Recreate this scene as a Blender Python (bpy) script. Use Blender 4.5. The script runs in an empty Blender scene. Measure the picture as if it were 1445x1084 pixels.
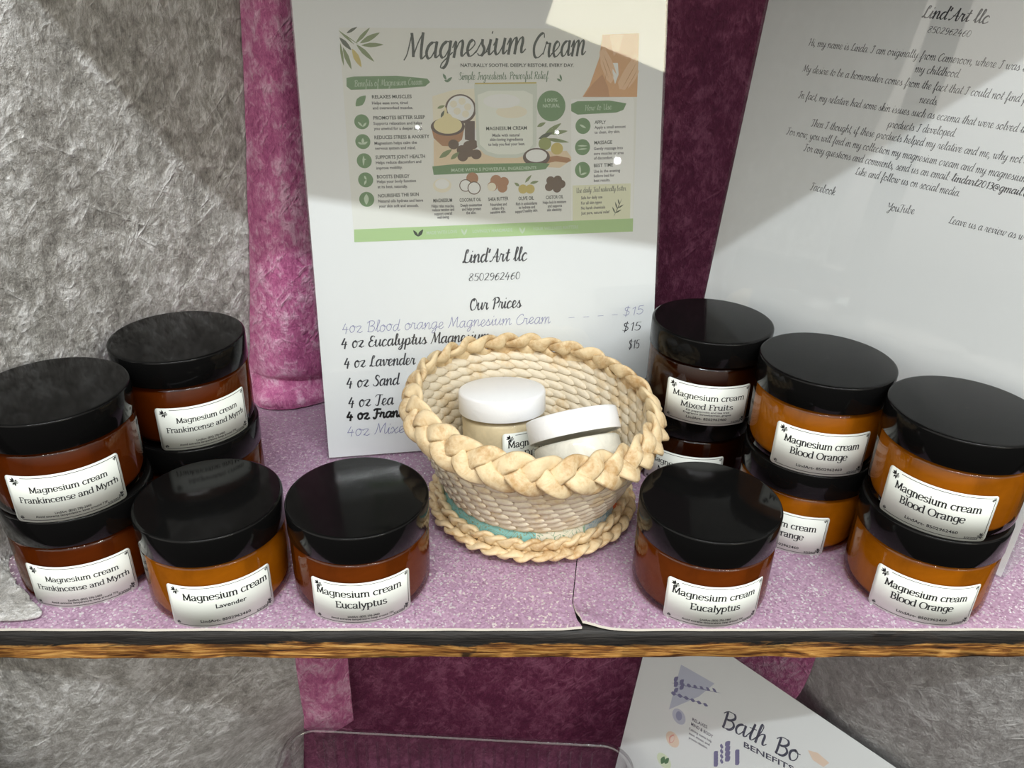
import bpy, bmesh, math, random
from mathutils import Vector, Matrix, noise as mnoise
R_ = math.radians
MM = 0.001
random.seed(7)
SC = bpy.context.scene

# ------------------------------------------------------------------ camera
F_PX, PITCH, CAM_Z, CAM_D, YAW, ROLL = 1138.66, 0.477074, 284.33, 291.93, -0.0353758, 0.0255548
cam = bpy.data.objects.new('camera', bpy.data.cameras.new('camera'))
SC.collection.objects.link(cam)
_r0 = Vector((math.cos(YAW), math.sin(YAW), 0)); _f0 = Vector((-math.sin(YAW), math.cos(YAW), 0)); _z = Vector((0, 0, 1))
_fw = _f0 * math.cos(PITCH) - _z * math.sin(PITCH)
_up = _f0 * math.sin(PITCH) + _z * math.cos(PITCH)
_rr = _r0 * math.cos(ROLL) + _up * math.sin(ROLL)
_uu = -_r0 * math.sin(ROLL) + _up * math.cos(ROLL)
_m = Matrix((_rr, _uu, -_fw)).transposed().to_4x4()
_m.translation = Vector((0, -CAM_D, CAM_Z)) * MM
cam.matrix_world = _m
cam.data.sensor_width = 36.0
cam.data.lens = F_PX / 1445 * 36.0
cam.data.clip_start = 0.01
SC.camera = cam

# ------------------------------------------------------------------ world, lights, exposure
SC.view_settings.view_transform = 'Standard'
SC.view_settings.look = 'None'
SC.view_settings.exposure = 0.0
SC.view_settings.gamma = 1.0
SC.cycles.transparent_max_bounces = 24
world = bpy.data.worlds.new('world'); SC.world = world; world.use_nodes = True
wn = world.node_tree; wn.nodes.clear()
wo = wn.nodes.new('ShaderNodeOutputWorld'); wb = wn.nodes.new('ShaderNodeBackground')
wt = wn.nodes.new('ShaderNodeTexCoord'); ws = wn.nodes.new('ShaderNodeSeparateXYZ'); wr = wn.nodes.new('ShaderNodeValToRGB')
wm = wn.nodes.new('ShaderNodeMath'); wm.operation = 'MULTIPLY_ADD'; wm.inputs[1].default_value = 0.5; wm.inputs[2].default_value = 0.5
wn.links.new(wt.outputs['Generated'], ws.inputs[0]); wn.links.new(ws.outputs['Z'], wm.inputs[0]); wn.links.new(wm.outputs[0], wr.inputs[0])
e = wr.color_ramp.elements
e[0].position = 0.0; e[0].color = (0.035, 0.03, 0.03, 1)
e[1].position = 1.0; e[1].color = (0.95, 0.935, 0.90, 1)
k = e.new(0.47); k.color = (0.05, 0.046, 0.044, 1)
k = e.new(0.57); k.color = (0.85, 0.80, 0.72, 1)
wn.links.new(wr.outputs[0], wb.inputs[0]); wb.inputs[1].default_value = 1.56
# world light shaped: raised from the left, lowered towards the right
wx = wn.nodes.new('ShaderNodeMapRange'); wx.inputs['From Min'].default_value = -1; wx.inputs['From Max'].default_value = 1
wx.inputs['To Min'].default_value = 2.10; wx.inputs['To Max'].default_value = 0.95
wn.links.new(ws.outputs['X'], wx.inputs['Value']); wn.links.new(wx.outputs[0], wb.inputs[1])
wn.links.new(wb.outputs[0], wo.inputs[0])

def area(name, loc, target, sx, sy, watts, col):
    l = bpy.data.lights.new(name, 'AREA'); l.shape = 'RECTANGLE'; l.size = sx; l.size_y = sy; l.energy = watts; l.color = col
    o = bpy.data.objects.new(name, l); SC.collection.objects.link(o); o.location = loc
    d = (Vector(target) - Vector(loc)).normalized()
    o.rotation_euler = d.to_track_quat('-Z', 'Y').to_euler()
    return o
# the long tube lamp of the hall, in front of and above the shelf
area('tube_lamp', (0.45, -1.5, 2.362), (0.45, 0.1, 0.1), 2.6, 0.035, 62, (0.94, 0.98, 1.0))

# a warm ceiling panel of the hall, over to the right, and two hanging bulbs: they show as reflections in the flyer's clear holder
pl = area('ceiling_panel', (1.241, -1.70, 1.004), (0.05, 0.2, 0.25), 0.72, 0.30, 5.5, (1.0, .95, .72))
_zx = (pl.location - Vector((0.05, 0.2, 0.25))).normalized(); _xx = Vector((.83, .35, -.43)); _xx = (_xx - _zx * _xx.dot(_zx)).normalized()
pl.rotation_euler = Matrix((_xx, _zx.cross(_xx), _zx)).transposed().to_euler()
for p_, r_, w_ in (((1.106, -1.807, .570), .010, .26), ((.473, -1.986, .702), .006, .05), ((.916, -1.863, .670), .006, .05)):
    l_ = bpy.data.lights.new('bulb', 'POINT'); l_.energy = w_; l_.shadow_soft_size = r_; l_.color = (.95, .97, 1.0)
    o_ = bpy.data.objects.new('bulb', l_); SC.collection.objects.link(o_); o_.location = p_

# ------------------------------------------------------------------ helpers
def col(): return SC.collection
def mesh_obj(name, verts, faces, mats, parent=None, smooth=True, midx=None, scale=MM):
    me = bpy.data.meshes.new(name)
    me.from_pydata([tuple(c * scale for c in v) for v in verts], [], faces)
    for m in (mats if isinstance(mats, (list, tuple)) else [mats]): me.materials.append(m)
    if midx: me.polygons.foreach_set('material_index', midx)
    if smooth: me.polygons.foreach_set('use_smooth', [True] * len(me.polygons))
    me.update()
    o = bpy.data.objects.new(name, me); col().objects.link(o)
    if parent: o.parent = parent
    return o
def share(name, me, parent=None):
    o = bpy.data.objects.new(name, me); col().objects.link(o)
    if parent: o.parent = parent
    return o
def empty(name, loc=(0, 0, 0), rot=(0, 0, 0)):
    o = bpy.data.objects.new(name, None); col().objects.link(o)
    o.location = Vector(loc) * MM; o.rotation_euler = rot; o.empty_display_size = 0.01
    return o
def tag(o, label=None, cat=None, group=None, kind=None):
    if label: o['label'] = label
    if cat: o['category'] = cat
    if group: o['group'] = group
    if kind: o['kind'] = kind
    return o
class MB:
    def __init__(s): s.v = []; s.f = []; s.m = []
    def add(s, v, f, mi=0):
        b = len(s.v); s.v += [tuple(p) for p in v]; s.f += [tuple(i + b for i in q) for q in f]; s.m += [mi] * len(f)
    def box(s, a, b, mi=0):
        x0, y0, z0 = a; x1, y1, z1 = b
        s.add([(x0,y0,z0),(x1,y0,z0),(x1,y1,z0),(x0,y1,z0),(x0,y0,z1),(x1,y0,z1),(x1,y1,z1),(x0,y1,z1)],
              [(0,3,2,1),(4,5,6,7),(0,1,5,4),(1,2,6,5),(2,3,7,6),(3,0,4,7)], mi)
    def lathe(s, prof, n=64, mi=0, caps=True):
        b = len(s.v); k = len(prof)
        for r, z in prof:
            for i in range(n):
                a = 2 * math.pi * i / n; s.v.append((r * math.sin(a), -r * math.cos(a), z))
        for j in range(k - 1):
            for i in range(n):
                i2 = (i + 1) % n
                s.f.append((b + j*n + i, b + j*n + i2, b + (j+1)*n + i2, b + (j+1)*n + i)); s.m.append(mi)
        if caps:
            s.f.append(tuple(b + i for i in range(n))[::-1]); s.m.append(mi)
            s.f.append(tuple(b + (k-1)*n + i for i in range(n))); s.m.append(mi)
    def build(s, name, mats, parent=None, smooth=True):
        return mesh_obj(name, s.v, s.f, mats, parent, smooth, s.m)
def sharpen(o, deg=35):
    bm = bmesh.new(); bm.from_mesh(o.data)
    for ed in bm.edges:
        if len(ed.link_faces) == 2 and ed.calc_face_angle(0) > R_(deg): ed.smooth = False
    bm.to_mesh(o.data); bm.free()
    return o
def cr(p0, p1, p2, p3, t):
    return tuple(0.5 * (2*b + (c-a)*t + (2*a-5*b+4*c-d)*t*t + (3*b-a-3*c+d)*t**3) for a, b, c, d in zip(p0, p1, p2, p3))

# ------------------------------------------------------------------ materials
def mat(name, base=(.8,.8,.8), rough=.5, metal=0., spec=.5, **kw):
    m = bpy.data.materials.new(name); m.use_nodes = True
    b = m.node_tree.nodes['Principled BSDF']
    b.inputs['Base Color'].default_value = (*base, 1); b.inputs['Roughness'].default_value = rough
    b.inputs['Metallic'].default_value = metal; b.inputs['Specular IOR Level'].default_value = spec
    for k, v in kw.items(): b.inputs[k].default_value = v
    return m
class NT:
    def __init__(s, m): s.t = m.node_tree; s.b = s.t.nodes.get('Principled BSDF'); s.m = m
    def n(s, kind, **kw):
        x = s.t.nodes.new(kind)
        for k, v in kw.items():
            if k in x.inputs: x.inputs[k].default_value = v
            else: setattr(x, k, v)
        return x
    def l(s, a, b): s.t.links.new(a, b)
    def coord(s, scale=(1,1,1), rot=(0,0,0)):
        c = s.n('ShaderNodeTexCoord'); mp = s.n('ShaderNodeMapping'); mp.inputs['Scale'].default_value = scale; mp.inputs['Rotation'].default_value = rot
        s.l(c.outputs['Object'], mp.inputs[0]); return mp.outputs[0]
    def noise(s, vec, scale, detail=4, rough=.55, dist=0.):
        x = s.n('ShaderNodeTexNoise'); x.inputs['Scale'].default_value = scale; x.inputs['Detail'].default_value = detail
        x.inputs['Roughness'].default_value = rough; x.inputs['Distortion'].default_value = dist
        if vec: s.l(vec, x.inputs['Vector'])
        return x.outputs['Fac']
    def ramp(s, fac, stops, interp='LINEAR'):
        r = s.n('ShaderNodeValToRGB'); r.color_ramp.interpolation = interp; el = r.color_ramp.elements
        while len(el) < len(stops): el.new(.5)
        for q, (p, c) in zip(el, stops):
            q.position = p; q.color = (*c, 1) if len(c) == 3 else c
        s.l(fac, r.inputs[0]); return r.outputs[0]
    def math(s, op, a, b=None, c=None):
        x = s.n('ShaderNodeMath', operation=op)
        for i, v in enumerate((a, b, c)):
            if v is None: continue
            if isinstance(v, (int, float)): x.inputs[i].default_value = v
            else: s.l(v, x.inputs[i])
        return x.outputs[0]
    def mix(s, fac, a, b, blend='MIX'):
        x = s.n('ShaderNodeMix', data_type='RGBA', blend_type=blend)
        for sock, v in ((x.inputs['Factor'], fac), (x.inputs[6], a), (x.inputs[7], b)):
            if isinstance(v, (int, float)): sock.default_value = v
            elif isinstance(v, tuple): sock.default_value = (*v, 1)
            else: s.l(v, sock)
        return x.outputs[2]
    def bump(s, h, strength=.5, dist=.001, prev=None):
        x = s.n('ShaderNodeBump'); x.inputs['Strength'].default_value = strength; x.inputs['Distance'].default_value = dist
        s.l(h, x.inputs['Height'])
        if prev: s.l(prev, x.inputs['Normal'])
        return x.outputs[0]

def velvet(name, dark, mid, light, metal, rough, ang=-38):
    m = mat(name, mid, rough, metal); q = NT(m)
    # crush lines: long thin creases running one way, broken up by a second noise
    sv = q.coord((1, .6, 1), (0, R_(ang), 0)); mp = q.n('ShaderNodeMapping'); mp.inputs['Scale'].default_value = (1, 1, .30); q.l(sv, mp.inputs[0])
    st = q.noise(mp.outputs[0], 62, 3, .55, .5)
    streak = q.math('POWER', q.math('MAXIMUM', q.math('SUBTRACT', 1.0, q.math('ABSOLUTE', q.math('MULTIPLY_ADD', st, 11.0, -5.5))), 0.0), 1.3)
    sv2 = q.coord((1, .6, 1), (0, R_(ang + 75), 0)); mp2 = q.n('ShaderNodeMapping'); mp2.inputs['Scale'].default_value = (1, 1, .35); q.l(sv2, mp2.inputs[0])
    st2 = q.noise(mp2.outputs[0], 40, 3, .55, .6)
    streak2 = q.math('POWER', q.math('MAXIMUM', q.math('SUBTRACT', 1.0, q.math('ABSOLUTE', q.math('MULTIPLY_ADD', st2, 13.0, -6.5))), 0.0), 1.6)
    v = q.coord((1, 1, .7))
    patch = q.noise(v, 210, 6, .72, .4)
    big = q.noise(q.coord((1, 1, .8)), 38, 4, .6, .4)
    broke = q.ramp(q.noise(v, 75, 3, .6), [(.40, (0,0,0)), (.62, (1,1,1))])
    lines = q.math('MULTIPLY', q.math('MAXIMUM', streak, q.math('MULTIPLY', streak2, .8)), broke)
    grain = q.noise(q.coord((1, 1, .18)), 1300, 3, .7)
    tone = q.math('ADD', q.math('MULTIPLY', patch, .62), q.math('MULTIPLY', big, .38))
    tone = q.math('ADD', tone, q.math('MULTIPLY_ADD', grain, .30, -.15))
    tone = q.math('ADD', tone, q.math('MULTIPLY', lines, .15))
    q.l(q.ramp(tone, [(.33, dark), (.50, mid), (.66, light)]), q.b.inputs['Base Color'])  # crushed pile pattern, with bright sheen on the creases painted into the base colour
    h = q.math('ADD', q.math('MULTIPLY', lines, .55), q.math('ADD', q.math('MULTIPLY', patch, 1.0), q.math('MULTIPLY', big, .4)))
    n = q.bump(h, 1.0, .0026); n = q.bump(q.noise(v, 560, 4, .7), .9, .0009, n); n = q.bump(grain, .4, .0004, n)
    q.l(n, q.b.inputs['Normal'])
    q.b.inputs['Sheen Weight'].default_value = .3; q.b.inputs['Sheen Roughness'].default_value = .35
    q.b.inputs['Sheen Tint'].default_value = (*light, 1)
    return m
M = {}
M['silver'] = velvet('silver_crushed_velvet', (.17,.16,.145), (.52,.505,.475), (.97,.97,.96), .24, .36)
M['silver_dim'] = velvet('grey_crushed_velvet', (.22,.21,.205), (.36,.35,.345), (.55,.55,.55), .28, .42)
M['pink'] = velvet('magenta_crushed_velvet', (.38,.055,.20), (.64,.17,.38), (.90,.54,.72), .12, .40)
M['wine'] = velvet('wine_crushed_velvet', (.10,.014,.050), (.165,.025,.080), (.32,.10,.19), .18, .48)

m = mat('glitter_foam', (.5,.28,.42), .5); q = NT(m); M['foam'] = m
v = q.coord()
vo = q.n('ShaderNodeTexVoronoi'); vo.inputs['Scale'].default_value = 1050; q.l(v, vo.inputs['Vector'])
sp = q.n('ShaderNodeSeparateColor'); q.l(vo.outputs['Color'], sp.inputs[0])
tone = q.math('ADD', q.math('MULTIPLY', sp.outputs[0], .5), q.math('MULTIPLY', q.noise(v, 35, 3), .5))
fc = q.ramp(tone, [(.15, (.30,.18,.27)), (.55, (.38,.245,.35)), (.88, (.50,.35,.46))])
fl = q.ramp(sp.outputs[1], [(.86, (0,0,0)), (.90, (1,1,1))])
q.l(q.mix(fl, fc, (.93,.88,.93)), q.b.inputs['Base Color']); q.l(q.math('MULTIPLY', fl, .35), q.b.inputs['Metallic'])
q.l(q.math('MULTIPLY_ADD', fl, -.25, .5), q.b.inputs['Roughness'])
nm = q.n('ShaderNodeVectorMath', operation='SUBTRACT'); q.l(vo.outputs['Color'], nm.inputs[0]); nm.inputs[1].default_value = (.5, .5, .5)
ns = q.n('ShaderNodeVectorMath', operation='SCALE'); q.l(nm.outputs[0], ns.inputs[0]); ns.inputs['Scale'].default_value = 0.55
ge = q.n('ShaderNodeNewGeometry'); na = q.n('ShaderNodeVectorMath', operation='ADD'); q.l(ge.outputs['Normal'], na.inputs[0]); q.l(ns.outputs[0], na.inputs[1])
nn = q.n('ShaderNodeVectorMath', operation='NORMALIZE'); q.l(na.outputs[0], nn.inputs[0]); q.l(nn.outputs[0], q.b.inputs['Normal'])
M['foam_edge'] = mat('foam_edge', (.80,.76,.68), .8)

m = mat('burnt_wood', (.4,.2,.06), .55); q = NT(m); M['wood'] = m
v = q.coord((1, 1, 1)); vs = q.coord((.10, 1, 1.4))
gr = q.noise(vs, 260, 6, .65, 1.2); gr2 = q.noise(vs, 700, 3, .6, .5)
wood = q.ramp(q.math('ADD', q.math('MULTIPLY', gr, .75), q.math('MULTIPLY', gr2, .25)), [(.38, (.03,.010,.004)), (.46, (.20,.075,.015)), (.54, (.47,.23,.055)), (.66, (.70,.42,.14))])
cx = q.n('ShaderNodeTexCoord'); sx = q.n('ShaderNodeSeparateXYZ'); q.l(cx.outputs['Object'], sx.inputs[0])
zz = q.math('MULTIPLY_ADD', q.noise(q.coord((.18, 1, 1)), 120, 5, .7, .8), .014, -.007)
zh = q.math('ADD', sx.outputs['Z'], zz)
char = q.ramp(q.math('MULTIPLY_ADD', zh, 60, 1.0), [(.44, (0,0,0)), (.56, (1,1,1))])
low = q.ramp(q.math('MULTIPLY_ADD', zh, 60, 1.4), [(.28, (1,1,1)), (.36, (0,0,0))])
knots = q.ramp(q.noise(q.coord((.35, 1, .8)), 75, 3, .6, .6), [(.64, (0,0,0)), (.70, (1,1,1))])
cc = q.n('ShaderNodeMix', data_type='RGBA'); q.l(char, cc.inputs['Factor']); q.l(wood, cc.inputs[6])
q.l(q.ramp(gr2, [(.35, (.003,.0027,.0025)), (.8, (.022,.018,.015))]), cc.inputs[7])
dk = q.math('MAXIMUM', q.math('MULTIPLY', low, .85), q.math('MULTIPLY', knots, .9))
q.l(q.mix(dk, cc.outputs[2], (.012,.007,.004)), q.b.inputs['Base Color'])
q.l(q.bump(gr, .6, .001), q.b.inputs['Normal'])
M['char'] = mat('charred_wood', (.012,.010,.009), .5)
q = NT(M['char']); q.l(q.bump(q.noise(q.coord((1,1,.15)), 400, 5), .5, .001), q.b.inputs['Normal'])
M['backboard'] = mat('dark_backboard', (.02,.016,.015), .8)

def thin_clear(name, tint=(.97,.98,.98), rough=.02, ior=1.49, boost=1.0):
    m = bpy.data.materials.new(name); m.use_nodes = True; t = m.node_tree; t.nodes.clear()
    o = t.nodes.new('ShaderNodeOutputMaterial'); mx = t.nodes.new('ShaderNodeMixShader')
    tr = t.nodes.new('ShaderNodeBsdfTransparent'); gl = t.nodes.new('ShaderNodeBsdfGlossy'); fr = t.nodes.new('ShaderNodeFresnel')
    tr.inputs[0].default_value = (*tint, 1); gl.inputs['Roughness'].default_value = rough
    ge = t.nodes.new('ShaderNodeNewGeometry'); mr = t.nodes.new('ShaderNodeMapRange')   # thin sheet: both sides reflect like the outside
    mr.inputs['To Min'].default_value = ior; mr.inputs['To Max'].default_value = 1 / ior
    t.links.new(ge.outputs['Backfacing'], mr.inputs['Value']); t.links.new(mr.outputs[0], fr.inputs[0])
    if boost != 1.0:
        mu = t.nodes.new('ShaderNodeMath'); mu.operation = 'MULTIPLY'; mu.inputs[1].default_value = boost; mu.use_clamp = True
        t.links.new(fr.outputs[0], mu.inputs[0]); t.links.new(mu.outputs[0], mx.inputs[0])
    else: t.links.new(fr.outputs[0], mx.inputs[0])
    t.links.new(tr.outputs[0], mx.inputs[1]); t.links.new(gl.outputs[0], mx.inputs[2])
    t.links.new(mx.outputs[0], o.inputs[0]); return m
M['acrylic'] = thin_clear('clear_acrylic')
M['clearbin'] = thin_clear('clear_plastic', (.88,.88,.89), .06, 1.55, 2.6)
M['amber'] = thin_clear('amber_plastic', (.70,.41,.075), .05, 1.5)
M['amber_dark'] = thin_clear('dark_amber_plastic', (.60,.31,.09), .05, 1.5)
M['clearjar'] = thin_clear('clear_jar_plastic', (.95,.95,.92), .05, 1.5)
m = mat('black_plastic_lid', (.0045,.0045,.0045), .09, spec=.14); q = NT(m); M['lid'] = m
q.l(q.ramp(q.noise(q.coord(), 60, 4), [(.3, (.06,)*3), (.8, (.16,)*3)]), q.b.inputs['Roughness'])
def cream_mat(name, c):
    m = mat(name, c, .6); q = NT(m)
    q.l(q.ramp(q.noise(q.coord(), 55, 4, .6, .5), [(.3, tuple(x*.75 for x in c)), (.7, tuple(min(1, x*1.15) for x in c))]), q.b.inputs['Base Color'])
    return m
M['cream_orange'] = cream_mat('cream_orange', (.54,.46,.27)); M['cream_frank'] = cream_mat('cream_frankincense', (.20,.125,.075))
M['cream_eu'] = cream_mat('cream_eucalyptus', (.30,.225,.165)); M['cream_fruit'] = cream_mat('cream_fruit', (.018,.006,.009))
M['cream_lav'] = cream_mat('cream_lavender', (.52,.44,.26))
M['scrub'] = cream_mat('scrub', (.66,.55,.37)); M['whitecream'] = cream_mat('white_cream', (.82,.80,.74))
M['label'] = mat('label_paper', (.80,.84,.79), .45); M['black'] = mat('black_ink', (.012,.013,.015), .6)
m = mat('white_plastic_lid', (.86,.87,.88), .35); q = NT(m); M['whitelid'] = m
q.l(q.bump(q.noise(q.coord((1,.35,1)), 90, 3, .6, 1.5), .25, .0012), q.b.inputs['Normal'])
M['paper'] = mat('paper', (.83,.84,.85), .6)
def ink(n, c): M['i_' + n] = mat('ink_' + n, c, .65)
for n_, c_ in dict(ink=(.045,.045,.055), dkgreen=(.020,.035,.022), midgreen=(.10,.20,.10), pale=(.52,.64,.48), palegreen=(.55,.66,.50), pen=(.20,.20,.42), slate=(.07,.07,.11),
    flyer=(.80,.80,.76), olive=(.20,.26,.10), dkolive=(.07,.09,.05), gold=(.58,.46,.12), band=(.14,.27,.11), bandlight=(.42,.60,.28), peach=(.78,.62,.42), cream=(.84,.78,.62), wood=(.42,.20,.08),
    wood_dark=(.10,.06,.04), white=(.86,.86,.84), butter=(.80,.70,.38), butterlight=(.76,.76,.56), bean=(.12,.07,.035), jar_glass=(.66,.70,.62), jar_cream=(.82,.84,.76), olivefruit=(.30,.34,.10),
    nut=(.42,.20,.09), skin=(.70,.38,.17), skin_light=(.80,.52,.31), skin_dark=(.56,.28,.12), lilac=(.56,.58,.70), lilac_line=(.34,.36,.52), violet=(.20,.19,.34), peachpale=(.84,.66,.54), rose=(.76,.34,.30),
    rose_in=(.84,.66,.58), greenpale=(.74,.80,.60)).items(): ink(n_, c_)
def raffia(name, base, stain, hi):
    m = mat(name, base, .6); q = NT(m); v = q.coord()
    t = q.noise(v, 60, 5, .65, .8); f = q.noise(v, 420, 3, .6)
    c = q.mix(q.ramp(t, [(.47, (0,0,0)), (.62, (1,1,1))]), base, stain)
    c = q.mix(q.math('MULTIPLY', q.ramp(f, [(.35, (0,0,0)), (.75, (1,1,1))]), .5), c, hi)
    q.l(c, q.b.inputs['Base Color']); q.l(q.bump(f, .35, .0008), q.b.inputs['Normal']); return m
M['raffia'] = raffia('golden_raffia', (.72,.56,.33), (.50,.31,.13), (.82,.70,.48))
M['rope'] = raffia('pale_raffia', (.70,.62,.47), (.63,.49,.29), (.80,.73,.60))
def patterned(name, bg, line, scale):
    m = mat(name, bg, .55); q = NT(m); n = q.noise(q.coord(), scale, 2, .5, 1.8)
    w = q.math('ABSOLUTE', q.math('SUBTRACT', q.math('FRACT', q.math('MULTIPLY', n, 9)), .5))
    q.l(q.mix(q.ramp(w, [(.06, (1,1,1)), (.13, (0,0,0))]), bg, line), q.b.inputs['Base Color']); return m
M['teal'] = patterned('teal_scroll_fabric', (.22,.47,.46), (.24,.26,.15), 60)
M['floral'] = patterned('cream_floral_fabric', (.66,.63,.52), (.22,.34,.24), 70)
M['greyprint'] = patterned('grey_print_fabric', (.42,.46,.46), (.20,.34,.42), 80)
M['orangeprint'] = mat('orange_print_fabric', (.70,.16,.05), .6)

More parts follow.
